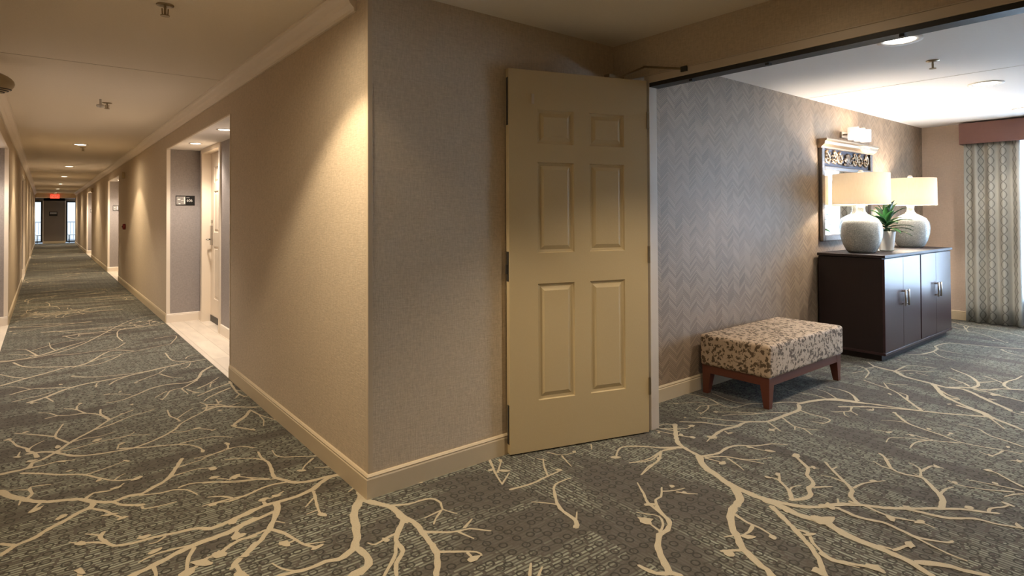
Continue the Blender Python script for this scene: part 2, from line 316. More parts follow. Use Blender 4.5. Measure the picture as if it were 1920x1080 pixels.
# carpet branches: [start width, end width, x, y, x, y ...] and leaf shapes [x, y, size], in metres on the floor
BR=[[2.2,1,-.302,6.973,-.21,6.96,-.042,7.047,.076,7.19,.205,7.381,.342,7.548],
[1.4,.8,-.207,6.865,-.129,6.622,-.012,6.508,.159,6.383,.343,6.301,.478,6.434,.574,6.616],
[1.6,.8,-.042,7.047,-.083,7.252,-.136,7.461,-.198,7.512],
[1,.6,-.042,7.047,-.141,7.196,-.24,7.292],
[1.2,.6,.074,6.984,.232,6.921,.377,6.941,.548,6.944,.659,7.202],
[1,.6,.097,7.209,.058,7.427,.049,7.71],
[2,1.2,-.258,5.987,-.111,6.126,.015,6.227,.159,6.355,.29,6.392,.509,6.853,.679,6.711],
[1.2,.7,-.103,6.129,-.171,6.215,-.223,6.309,-.277,6.426],
[1.6,1,-.184,5.646,-.072,5.723,.061,5.657,.176,5.584],
[.9,.5,-.072,5.723,-.137,5.842,-.209,5.924],
[2.2,1.2,-.081,5.326,.014,5.403,.123,5.54,.257,5.632,.421,5.662,.578,5.709,.799,5.797,.993,5.87,1.148,5.897],
[1,.6,.014,5.403,.043,5.3,.057,5.242],
[1,.6,-.169,5.417,-.091,5.449,.006,5.49,.06,5.549],
[1.3,.8,.188,5.955,.318,5.832,.457,5.783,.639,5.754,.781,5.812,.93,5.863],
[1.2,.7,.4,5.49,.461,5.605,.589,5.726],
[1.1,.6,.559,5.429,.661,5.539,.746,5.623,.813,5.757],
[1,.6,.752,5.592,.812,5.415,.879,5.359],
[1.1,.7,.905,6.411,.904,6.1,.938,5.978,1.03,5.901],
[1,.5,1.012,6.042,1.06,6.133,1.15,6.139],
[1,.5,.919,5.67,.976,5.708,1.021,5.848],
[.9,.6,.315,5.47,.326,5.584,.34,5.61],
[1.9,1,1.142,5.599,1.042,5.458,.963,5.24,.875,5.168,.745,5.206,.634,5.163,.511,5.034,.425,4.967,.347,4.967],
[1,.6,.499,5.084,.41,5.178,.348,5.209],
[1.2,.6,.955,5.198,.858,5.068,.818,5.012,.826,4.877,.827,4.834],
[1,.6,.842,4.97,.863,4.889,.893,4.81],
[1.1,.6,.821,5.031,.743,5.009,.701,4.898,.658,4.795],
[.9,.5,.717,5.009,.666,4.947,.624,4.881],
[1.2,.6,.907,4.938,.997,5.022,1.104,5.173],
[.9,.5,.989,4.915,1.021,5.025,1.061,5.062],
[1.6,.9,1.129,4.936,1.02,4.867,.933,4.789,.871,4.738],
[1.4,.8,1.103,4.799,1.009,4.726,.92,4.637,.882,4.572],
[1.6,.8,1.143,4.995,1.121,4.74,1.118,4.575,1.143,4.494],
[1,.5,1.122,4.592,1.065,4.499],
[1,.5,1.117,4.722,1.166,4.618],
[2.4,1.1,.006,4.043,.07,4.129,.133,4.25,.241,4.392,.332,4.541,.41,4.622,.474,4.672],
[1.2,.6,.241,4.392,.331,4.435,.43,4.524,.507,4.559,.588,4.596],
[1.5,.9,.332,4.541,.299,4.681,.219,4.796,.135,4.815,.074,4.849,.013,4.834],
[1.2,.7,.219,4.796,.168,4.941,.112,5.004],
[1.3,.7,.177,4.915,.185,5.016,.208,5.058],
[1.4,.8,.321,4.582,.297,4.715,.304,4.829],
[.9,.5,.074,4.849,.034,4.948,-.022,5.01],
[1.8,.8,.125,4.218,.085,4.315,.058,4.403,.076,4.527,.101,4.638],
[1.2,.6,.058,4.403,-.012,4.488,-.081,4.571,-.131,4.626],
[1.2,.6,.132,4.238,.208,4.254,.258,4.239,.339,4.269],
[1.3,.7,.064,4.11,.14,4.107,.265,4.142,.381,4.139,.433,4.192],
[1,.6,.303,4.137,.394,4.141,.496,4.086],
[2.4,1,-.068,4.183,.035,4.134,.136,3.982,.24,3.931,.335,3.912,.397,3.909,.501,3.962,.618,4.069,.687,4.188,.847,4.348,.949,4.443],
[1.4,.8,.679,4.226,.668,4.298,.646,4.38,.652,4.526],
[1.1,.6,.674,4.292,.736,4.389,.789,4.448],
[1.1,.6,.847,4.348,.878,4.464,.854,4.557],
[1.8,1,.847,4.348,.935,4.381,1.006,4.323,1.128,4.198],
[1.1,.7,.881,4.48,.952,4.421,.992,4.335],
[1.1,.6,.952,4.459,.958,4.567],
[1,.6,.995,4.35,1.071,4.38],
[1.8,.8,.338,3.945,.457,3.872,.549,3.834,.64,3.772,.689,3.671,.689,3.6],
[1.2,.6,.326,3.943,.337,4.007,.353,4.044],
[1.2,.7,.606,4.036,.679,4.005,.738,4.013,.809,3.926],
[1.1,.6,.585,3.805,.675,3.82,.785,3.808,.868,3.727],
[1.1,.6,.636,3.529,.702,3.531,.798,3.546,.822,3.623,.818,3.664],
[.9,.5,.806,3.551,.868,3.549,.921,3.481],
[1.8,.9,1.075,4.161,1.027,4.067,.961,3.994,.918,3.91,.963,3.844,.998,3.772],
[2.2,.9,-.022,4.088,-.034,4.167,-.063,4.225,-.07,4.279,-.112,4.362,-.139,4.472,-.158,4.513],
[1.3,.7,-.063,4.225,-.047,4.296,.006,4.366],
[1.2,.6,-.106,4.157,-.097,4.242],
[3.4,2,-.167,3.935,-.127,3.941,-.064,3.94,-.038,4.014,.006,4.032],
[2,1,-.064,3.94,.006,3.935,.067,3.95,.134,3.917],
[2,1,-.084,3.886,-.01,3.822,.069,3.738,.158,3.67,.228,3.555,.288,3.478,.372,3.437],
[1.2,.7,.168,3.657,.224,3.675,.3,3.706,.35,3.74],
[1,.6,.278,3.495,.303,3.532,.327,3.548],
[3.4,2,-.157,3.706,-.125,3.612,-.08,3.543,-.008,3.444,.068,3.398,.135,3.359,.172,3.305,.248,3.235,.311,3.257,.362,3.241,.421,3.287,.486,3.345,.538,3.46,.584,3.572],
[1.8,1,-.056,3.523,-.038,3.566,-.044,3.658,.031,3.632],
[1,.6,-.043,3.622,-.093,3.663,-.127,3.682],
[1.4,.8,-.008,3.428,-.026,3.388,-.044,3.357],
[1.2,.7,-.075,3.522,-.083,3.465],
[1.8,.9,.154,3.343,.187,3.392,.238,3.376,.28,3.385,.31,3.423],
[3.2,2.2,.181,3.282,.169,3.229,.13,3.216,.082,3.168,.019,3.123,-.028,3.071,-.076,3.055,-.126,2.996],
[2.2,1.8,-.085,3.056,-.13,3.105],
[1.8,1,.168,3.222,.213,3.163,.242,3.095,.275,3.025],
[2,1,.253,3.231,.274,3.183,.32,3.137,.349,3.122,.351,3.074,.402,3.055,.475,3.051],
[1.5,.8,.355,3.229,.431,3.193,.485,3.191,.535,3.151,.565,3.067],
[1.3,.8,.493,3.358,.572,3.372,.633,3.372,.688,3.337],
[1.2,.6,.55,3.46,.608,3.476,.681,3.492],
[1.3,.7,.509,3.199,.557,3.213,.652,3.163,.721,3.097,.821,3.053],
[1.1,.6,.724,3.132,.691,3.178,.652,3.219],
[1.1,.6,.738,3.168,.788,3.118,.821,3.053],
[1.8,1,.789,2.936,.736,2.912,.681,2.923,.615,2.929,.572,2.932],
[1.2,.7,.683,2.93,.647,2.975,.598,3.007],
[2.6,1.8,.741,2.756,.669,2.733,.601,2.711,.547,2.701,.504,2.736,.411,2.759,.347,2.773,.283,2.775,.224,2.799,.201,2.848,.183,2.912,.199,2.95],
[1.4,.8,.201,2.842,.16,2.882,.118,2.909,.085,2.942],
[1.2,.7,.184,2.924,.164,2.953,.138,2.98],
[1.2,.7,.338,2.774,.322,2.793,.307,2.824],
[1.2,.7,.39,2.75,.359,2.726,.332,2.729],
[3.4,3.4,.717,2.666,.658,2.644,.59,2.62,.52,2.614,.471,2.605,.413,2.593,.346,2.558,.28,2.537,.242,2.527],
[1.6,.9,.462,2.612,.4,2.626,.338,2.631,.284,2.608],
[1.6,1.2,.323,2.544,.324,2.502,.321,2.464],
[1.8,1.2,.467,2.584,.438,2.527,.418,2.457,.403,2.397],
[2,1.4,.678,2.523,.62,2.532,.565,2.505,.53,2.475,.493,2.477,.461,2.453,.402,2.418],
[2,1.4,.665,2.472,.612,2.42,.566,2.369,.542,2.345],
[1.6,1.2,.566,2.369,.565,2.306,.568,2.264],
[1.8,1,.649,2.652,.63,2.614,.604,2.57],
[1.6,1.6,.107,2.637,.11,2.696],
[1.6,.8,.843,4.409,.92,4.408,1.015,4.3,1.167,4.184],
[1.6,.8,1.083,4.17,1.021,4.043,.944,3.959,.922,3.906,.964,3.82,.998,3.775],
[1.4,.7,1.083,4.17,1.105,4.032,1.135,3.93,1.165,3.832],
[1,.6,1.101,4.016,1.095,3.907,1.066,3.805],
[1.2,.6,.671,3.507,.782,3.552,.813,3.583,.82,3.651],
[1,.6,.808,3.559,.885,3.539,.928,3.475],
[2.4,1.2,.963,2.898,.911,2.996,.903,3.059,.927,3.208,.918,3.318,.926,3.407],
[1.4,.7,.926,3.26,.882,3.334,.814,3.382,.758,3.409],
[2.8,2.4,1.165,2.846,1.084,2.866,1.023,2.871,.963,2.898,.939,2.94],
[1.4,.8,.911,2.996,.86,3.027,.817,3.061,.746,3.097,.672,3.147,.608,3.177],
[1.2,.7,.874,3.026,.816,3.085,.76,3.153],
[1.6,.9,.936,2.931,.86,2.95,.79,2.934,.729,2.914,.672,2.902,.6,2.933,.561,2.928],
[1.1,.6,.689,2.917,.655,2.974,.614,3.002],
[1.4,.7,1.17,3.139,1.087,3.194,.994,3.269,.993,3.379],
[1.4,.8,1.132,3.13,1.068,3.068,1.026,3.005],
[1.1,.6,1.169,2.96,1.096,3.008],
[3.2,2,1.137,2.857,1.071,2.832,1.005,2.78,.923,2.756,.838,2.758,.77,2.758,.696,2.729,.616,2.71,.546,2.694,.521,2.722],
[1.8,1,.997,2.756,.975,2.665,.952,2.573,.948,2.507],
[1.2,.7,.972,2.687,.916,2.63],
[1.2,.7,.944,2.571,.899,2.563],
[1.6,.8,.785,2.764,.787,2.819,.827,2.814,.887,2.845],
[3,2,.83,2.755,.799,2.662,.745,2.556,.687,2.481,.631,2.427,.576,2.391,.55,2.348],
[2.4,1.6,.798,2.681,.744,2.664,.675,2.645,.597,2.629,.499,2.604],
[1.1,.6,.777,2.587,.801,2.551],
[2,1.2,.74,2.537,.768,2.483,.789,2.412,.808,2.339,.839,2.285],
[1.2,.7,.808,2.339,.839,2.321,.878,2.304],
[1.2,.8,.795,2.393,.761,2.384,.733,2.392],
[1.6,1.2,.722,2.543,.658,2.534,.584,2.521,.537,2.489,.474,2.474],
[1.5,1,.569,2.384,.563,2.313,.582,2.261],
[3.4,3.2,1.168,2.627,1.141,2.549,1.077,2.472,1.033,2.371,1,2.272,.955,2.192],
[2.8,2.2,.955,2.192,.9,2.154,.833,2.17,.772,2.168,.724,2.177,.667,2.193],
[1.2,.7,.725,2.182,.689,2.229,.672,2.287],
[3.2,2.6,.955,2.192,.97,2.111,.949,2.05,.905,2.023,.867,2.031],
[3.2,3,1.141,2.549,1.178,2.463,1.209,2.4,1.208,2.295,1.204,2.231],
[1.2,.7,1.164,2.671,1.121,2.645],
[3.2,2.4,1.131,2.546,1.176,2.456,1.214,2.374,1.214,2.276,1.228,2.208,1.216,2.128,1.196,1.996,1.169,1.926,1.11,1.834],
[3.2,3,1.131,2.525,1.054,2.426,1.018,2.307,.958,2.189],
[2.8,2.4,.958,2.189,.887,2.156],
[3,2.4,.958,2.189,.965,2.107,.938,2.042,.88,2.041],
[1.8,.8,1.212,2.406,1.288,2.365,1.388,2.347,1.404,2.281,1.381,2.228,1.408,2.156],
[1.2,.7,1.374,2.224,1.311,2.217,1.281,2.212],
[1.2,.7,1.367,2.22,1.313,2.176,1.285,2.144],
[2.4,1.6,1.207,2.263,1.143,2.188,1.106,2.134,1.09,2.051,1.033,1.993,.998,1.925],
[1.8,1.2,1.106,2.134,1.049,2.039,.963,1.953],
[1.6,.8,1.131,2.181,1.079,2.172,1.026,2.158,1.009,2.188],
[2,.9,1.216,2.128,1.275,2.072,1.335,2.032,1.381,2.021,1.439,1.951],
[1.6,.8,1.368,2.041,1.434,2.078],
[1.2,.7,1.332,2.026,1.353,1.949],
[1.8,.9,1.191,1.962,1.244,1.918,1.308,1.866,1.31,1.834],
[1.2,.8,1.278,1.883,1.273,1.828],
[1.6,.8,1.854,2.52,1.78,2.374,1.73,2.251],
[1.2,.8,1.73,2.251,1.835,2.328],
[1.2,.7,1.79,2.365,1.895,2.472],
[1.8,1,1.726,2.184,1.833,2.167,1.957,2.177,2.061,2.184],
[1.2,.7,1.964,2.185,2.026,2.28,2.081,2.349],
[1.2,.7,2.077,2.324,2.055,2.37],
[2.2,.9,1.728,1.748,1.768,1.788,1.788,1.907,1.859,2.019,1.929,2.089,2.032,2.091],
[1.2,.7,1.8,1.938,1.771,1.983,1.727,2.029],
[1,.6,1.768,1.788,1.824,1.838],
[1.2,.6,2.154,2.395,2.19,2.32,2.274,2.297],
[1,.6,2.182,2.312,2.149,2.236,2.129,2.183],
[1,.6,2.419,2.322,2.368,2.267],
[1.6,1,1.371,1.623,1.423,1.677],
[1.4,.8,1.395,1.603,1.441,1.634],
[1.8,1,2.775,1.966,2.684,2.041,2.596,2.144,2.508,2.184,2.389,2.112],
[1.4,.8,2.734,1.983,2.644,2.01,2.505,1.974,2.392,2.023],
[1.4,.8,2.609,2.008,2.56,1.958,2.334,1.895],
[1.4,.7,2.962,2.122,2.932,2.202,2.902,2.285],
[3,2.6,3.051,2.214,2.902,2.102,2.801,2.002,2.752,1.847],
[1.4,.8,3.039,2.206,2.998,2.258,2.873,2.257],
[1.3,.8,2.984,2.166,2.944,2.205,2.906,2.247],
[1.2,.7,2.909,2.112,2.883,2.183,2.878,2.236],
[1,.6,2.991,2.16,3.054,2.126,3.122,2.139],
[1.4,.8,2.913,2.093,2.946,2.019],
[2,.9,2.772,1.982,2.685,2.045,2.614,2.12,2.56,2.164],
[1.4,.8,2.756,1.981,2.668,2.011,2.509,1.993,2.393,2.024],
[1.4,.8,2.646,2.015,2.535,1.946,2.431,1.931,2.33,1.895],
[3.8,4.2,2.752,1.847,2.659,1.758,2.609,1.645,2.573,1.555,2.564,1.469,2.56,1.375],
[2.2,1,2.749,1.836,2.858,1.801,2.966,1.81,3.044,1.789,3.113,1.724,3.209,1.683,3.266,1.622],
[1.2,.7,3.072,1.757,3.08,1.688,3.11,1.623],
[1.8,.9,2.76,1.814,2.847,1.756,2.888,1.671,2.925,1.578],
[1,.6,2.884,1.687,2.939,1.629,3.033,1.591],
[1.2,.7,2.842,1.734,2.808,1.66,2.772,1.6],
[1.4,.8,2.751,1.808,2.767,1.744,2.773,1.702],
[4,3.2,2.571,1.546,2.485,1.455,2.369,1.421,2.255,1.361,2.184,1.294,2.121,1.231],
[3.2,3,2.121,1.231,2.081,1.157,2.066,1.106,2.044,1.077],
[2,.8,2.339,1.393,2.316,1.328,2.315,1.265,2.298,1.202],
[1.8,1,2.313,1.298,2.257,1.281,2.194,1.286],
[1.2,.7,2.18,1.305,2.14,1.323],
[1.6,1.2,2.107,1.229,2.074,1.256,2.041,1.276],
[4.4,4,2.56,1.375,2.559,1.302,2.545,1.225,2.558,1.164,2.568,1.091],
[3.4,2.8,2.571,1.366,2.602,1.295,2.639,1.228,2.734,1.16],
[2.8,1.8,2.527,1.328,2.479,1.262,2.413,1.169,2.336,1.071,2.274,1.014,2.193,.956],
[1.8,1.2,2.424,1.161,2.429,1.125,2.374,1.082,2.336,1.029,2.317,.985],
[2.6,1.6,2.649,1.303,2.714,1.27,2.782,1.272,2.818,1.303,2.905,1.317,2.968,1.376,3.044,1.407,3.109,1.477,3.164,1.537],
[1.4,.8,3.057,1.42,3.088,1.371],
[1.8,1,2.855,1.294,2.931,1.243],
[2.2,1.2,2.654,1.299,2.733,1.352,2.784,1.415,2.807,1.45,2.788,1.488],
[1.4,.8,2.794,1.428,2.879,1.471],
[1.3,.7,2.726,1.348,2.776,1.358,2.829,1.342],
[2.8,2,1.778,1.316,1.793,1.341,1.832,1.398,1.883,1.452,1.952,1.498,2.007,1.499,2.066,1.531,2.096,1.59,2.131,1.651],
[1.8,.8,2.096,1.59,2.127,1.691,2.181,1.761,2.247,1.852],
[1.4,.8,2.119,1.624,2.175,1.689,2.219,1.692,2.298,1.747],
[1.2,.7,2.269,1.72,2.321,1.688,2.376,1.674],
[1.4,.8,2.314,1.674,2.34,1.632,2.372,1.602],
[1.4,.8,1.972,1.512,2.024,1.532,2.069,1.587,2.048,1.629,2.022,1.668],
[1.2,.8,1.977,1.524,1.991,1.576,1.981,1.6],
[2.8,1.6,1.778,1.316,1.734,1.346,1.723,1.416],
[2.6,2,1.778,1.316,1.793,1.28],
[1.2,.7,3.266,2.202,3.329,2.095,3.412,1.972],
[1.2,.7,3.108,2.221,3.195,2.132,3.279,1.999],
[3,2.2,4.004,1.909,3.897,1.858,3.763,1.862,3.664,1.868,3.529,1.88,3.424,1.954,3.293,1.955,3.187,1.975,3.035,1.949],
[1.2,.7,3.049,1.958,2.956,1.932],
[1.2,.7,3.181,1.957,3.155,1.914],
[1.4,.8,3.427,1.963,3.351,2.062,3.298,2.155,3.268,2.204],
[1.2,.7,3.305,1.969,3.236,2.048,3.216,2.124,3.135,2.19],
[1.4,.8,3.793,1.863,3.74,1.92,3.656,1.976,3.585,2.009,3.501,2.078,3.411,2.113],
[1.2,.7,3.625,2.002,3.538,2.099,3.453,2.169],
[1.4,.8,3.529,1.88,3.489,1.818,3.438,1.747],
[1.2,.8,3.466,1.78,3.401,1.799],
[1.6,.8,3.67,1.85,3.583,1.741,3.583,1.684,3.524,1.601],
[1,.6,3.581,1.708,3.6,1.654,3.635,1.608],
[1,.6,3.573,1.727,3.521,1.702],
[1.6,.8,3.902,1.853,3.878,1.781,3.88,1.703,3.861,1.643,3.778,1.64,3.744,1.656],
[1,.6,3.778,1.64,3.746,1.702],
[3.2,3.2,4.026,1.919,4.127,1.894,4.259,1.846,4.343,1.777,4.381,1.642],
[1.6,.8,4.043,1.934,3.993,1.99,3.905,2.034,3.805,2.101,3.729,2.135,3.624,2.15,3.59,2.192,3.606,2.265],
[1.4,.8,3.606,2.265,3.657,2.371,3.651,2.469,3.619,2.544],
[1.2,.7,3.586,2.252,3.521,2.291,3.463,2.31,3.377,2.285],
[1.2,.8,3.524,2.289,3.455,2.248,3.327,2.22],
[1,.6,3.545,2.315,3.518,2.38,3.426,2.426,3.348,2.49],
[1,.6,3.805,2.101,3.738,2.17,3.733,2.263,3.782,2.426],
[1.4,.8,4.288,1.852,4.305,1.931,4.285,2.011,4.279,2.116],
[1.2,.8,4.345,1.805,4.44,1.917,4.458,1.984],
[1.6,.8,4.402,1.684,4.527,1.78,4.576,1.871,4.574,1.974],
[1.2,.7,4.309,1.616,4.248,1.658,4.184,1.719],
[1,.6,4.238,1.661,4.148,1.639,4.094,1.656,4.031,1.708],
[1,.6,4.148,1.639,4.087,1.571],
[.9,.5,4.094,1.656,4.025,1.622,4.014,1.592],
[2.6,2.2,4.237,1.861,4.314,1.768,4.355,1.676,4.407,1.59,4.444,1.475,4.499,1.335,4.565,1.215,4.633,1.121,4.698,1.017],
[1.4,1,4.174,1.711,4.293,1.613,4.367,1.525,4.44,1.437,4.499,1.335],
[1,.6,4.307,1.56,4.261,1.544,4.24,1.574],
[1.6,1,4.367,1.68,4.516,1.771,4.575,1.852,4.576,1.971],
[2,1,4.499,1.335,4.61,1.423,4.73,1.517,4.836,1.604,4.893,1.692,4.94,1.795,4.983,1.87],
[1.2,.8,4.68,1.482,4.802,1.52,4.831,1.576],
[1.2,.7,4.873,1.658,5.023,1.744],
[1,.6,5.026,1.724,5.041,1.658,5.102,1.607],
[2.6,2,5.496,1.979,5.47,1.89,5.445,1.805,5.334,1.695,5.294,1.576,5.274,1.501,5.24,1.406,5.279,1.306,5.167,1.188,5.059,1.083,4.955,.974],
[1.4,.7,5.439,1.81,5.615,1.814,5.733,1.805,5.802,1.725,5.837,1.63],
[1.2,.7,5.459,1.794,5.568,1.745,5.61,1.669,5.689,1.604],
[1,.6,5.54,1.685,5.503,1.594],
[1.2,.7,5.496,1.979,5.609,2.069],
[1.4,.8,5.452,1.971,5.368,1.997,5.394,2.063,5.285,2.154],
[1.2,.7,5.35,1.99,5.246,1.928,5.056,1.885],
[1,.6,5.265,1.975,5.124,2.008],
[2.6,1.6,5.274,1.501,5.161,1.437,5.011,1.364,4.904,1.268,4.821,1.166,4.767,1.075,4.698,1.017,4.634,.937,4.6,.895],
[1.6,.8,5.137,1.423,5.04,1.34,5.01,1.271],
[2.4,1.4,5.24,1.406,5.342,1.322,5.37,1.265,5.398,1.191,5.502,1.14,5.598,1.026],
[2,1,5.374,1.279,5.492,1.268,5.617,1.31,5.753,1.388,5.84,1.479,5.911,1.547],
[1.2,.7,5.571,1.293,5.637,1.256,5.704,1.219],
[1.4,.8,5.405,1.305,5.474,1.354,5.516,1.411,5.578,1.474],
[1.6,.8,5.555,1.096,5.637,1.149,5.778,1.158,5.926,1.13,6.072,1.125],
[1.2,.7,5.7,1.168,5.776,1.234,5.843,1.314],
[1.6,1,5.338,1.258,5.331,1.164,5.296,1.098,5.256,.965],
[1.8,1,6.306,1.866,6.501,1.839,6.683,1.856,6.772,1.898,7.032,1.864,7.105,1.711,7.148,1.556,7.281,1.33],
[1.2,.7,6.306,1.866,6.18,1.944],
[1,.6,6.501,1.839,6.321,1.724,6.255,1.606],
[1,.6,6.631,1.841,6.605,1.752,6.585,1.634],
[1,.6,7.086,1.463,6.949,1.359,6.908,1.263],
[1.6,1,8.423,2.188,8.256,1.986,8.21,1.785,8.131,1.623,7.989,1.458],
[1,.6,8.211,2.024,7.847,1.897],
[1,.6,7.909,1.997,7.839,1.794,7.521,1.519],
[1.2,.7,8.073,2.098,7.989,1.969,8.256,1.986],
[3.2,1.6,2.697,1.19,2.755,1.161,2.831,1.099,2.898,1.009,2.976,.936,3.083,.849,3.149,.786,3.2,.71,3.223,.682],
[1.2,.8,2.771,1.147,2.822,1.172],
[2.4,1.4,2.842,1.09,2.893,1.143,2.976,1.175,3.058,1.257,3.134,1.334,3.191,1.385],
[1.2,.7,3.13,1.325,3.178,1.321],
[1.6,.8,2.993,1.171,3.083,1.16,3.191,1.109],
[1.2,.7,3.022,1.221,3.031,1.29,3.013,1.327],
[2.6,1.4,3.091,.852,3.196,.877,3.287,.942,3.368,1.004,3.348,1.065,3.365,1.133,3.495,1.214,3.53,1.252],
[1.4,.8,3.382,1.015,3.481,1.051,3.516,1.107],
[1.6,1,3.444,1.033,3.563,1.02,3.573,.975],
[1.2,.7,3.365,1.133,3.359,1.174,3.395,1.231],
[1,.6,3.368,1.004,3.393,1.052],
[1,.6,3.468,1.197,3.505,1.18],
[1.6,.9,3.244,.896,3.32,.895,3.368,.88],
[1.6,.9,3.2,.71,3.248,.715,3.309,.683,3.357,.671],
[1.2,.8,3.17,.769,3.202,.779],
[2.4,1.4,2.951,.965,2.979,.89,3.008,.807,3.093,.729,3.11,.659,3.152,.585],
[2.4,1.2,2.736,1.14,2.724,1.045,2.758,.961,2.746,.899,2.738,.83,2.785,.748,2.813,.74],
[1.8,1,2.848,1.067,2.833,.974,2.858,.912,2.88,.861,2.871,.816],
[1.6,1,2.746,.899,2.721,.814,2.695,.724,2.695,.666],
[4.2,3.2,2.586,1.141,2.546,1.061,2.533,.996,2.534,.917,2.531,.851,2.525,.797,2.505,.751,2.488,.717],
[3,2.6,2.538,.78,2.593,.717,2.615,.656,2.645,.589],
[1.8,1.2,2.561,.86,2.619,.847,2.658,.83],
[1.2,.8,2.563,.872,2.555,.913],
[2.4,1.4,2.328,1.029,2.313,.988,2.345,.924,2.373,.87,2.377,.83],
[1.2,.8,2.303,.984,2.337,.899],
[2,1.6,2.25,.995,2.19,.958],
[1.8,1,4.33,1.445,4.179,1.326,4.13,1.228,4.098,1.124,4.053,1.022,4.066,.939,4.098,.843,4.117,.759],
[1.2,.7,4.039,1.019,3.957,1.131,3.901,1.223,3.83,1.296,3.731,1.286],
[1.4,.8,3.971,1.135,3.861,1.179,3.744,1.174],
[1.2,.7,3.971,1.15,3.97,1.212,3.956,1.256],
[1.2,.7,4.126,1.101,4.184,1.101],
[1,.6,4.179,1.326,4.15,1.385,4.105,1.44],
[.9,.6,3.882,1.414,3.919,1.334],
[1.2,.7,4.084,.84,3.96,.861,3.972,.918],
[1.4,.8,4.241,.781,4.274,.857,4.31,.95,4.384,1.019,4.393,1.115],
[1.2,.8,4,.738,3.96,.783],
[1.6,.9,3.621,.67,3.658,.724,3.714,.79,3.717,.834],
[1.2,.7,3.57,.66,3.549,.75,3.51,.862],
[1.2,.7,3.536,.654,3.496,.681,3.433,.703],
[1.2,.7,3.525,.687,3.44,.797,3.412,.882,3.433,.918],
[2,1.4,4.169,1.719,4.333,1.576,4.462,1.397,4.519,1.29,4.607,1.16,4.694,1.05],
[2.2,1.6,4.817,1.229,4.756,1.096,4.692,1.033,4.643,.945,4.563,.84],
[1.2,.7,4.217,1.659,4.133,1.626,4.1,1.575],
[.9,.6,4.133,1.626,4.03,1.691],
[1,.6,4.27,1.554,4.238,1.58],
[1.2,.7,4.588,1.417,4.534,1.338],
[1.2,.7,4.692,1.033,4.508,.918],
[1.2,.7,5.036,1.049,4.932,.971,4.9,.9],
[1.4,.8,-.303,7.005,-.042,6.98,.29,7.35,.782,8.551,1.077,8.916,1.31,8.853],
[1,.6,-.274,8.996,-.006,8.878,.342,8.695,.68,8.636],
[1,.6,-.28,10.058,.103,9.869,.527,9.732],
[1.2,.7,.194,6.298,.457,6.567,.721,6.691,1.011,6.828],
[1,.6,.645,7.296,.628,7.658,.712,8.068,1.084,8.074],
[1,.6,.176,8.035,.305,7.749,.688,7.793],
[1,.6,-.085,7.36,.146,7.629,.371,7.694],
[1,.6,-.195,11.332,.273,11.108,.754,10.877,1.171,10.895],
[1,.6,-.216,10.862,.171,10.692,.727,10.483],
[1,.6,-.109,11.983,.458,11.696,1.093,11.565],
[1,.6,.923,7.234,1.123,7.245,1.011,6.828]]
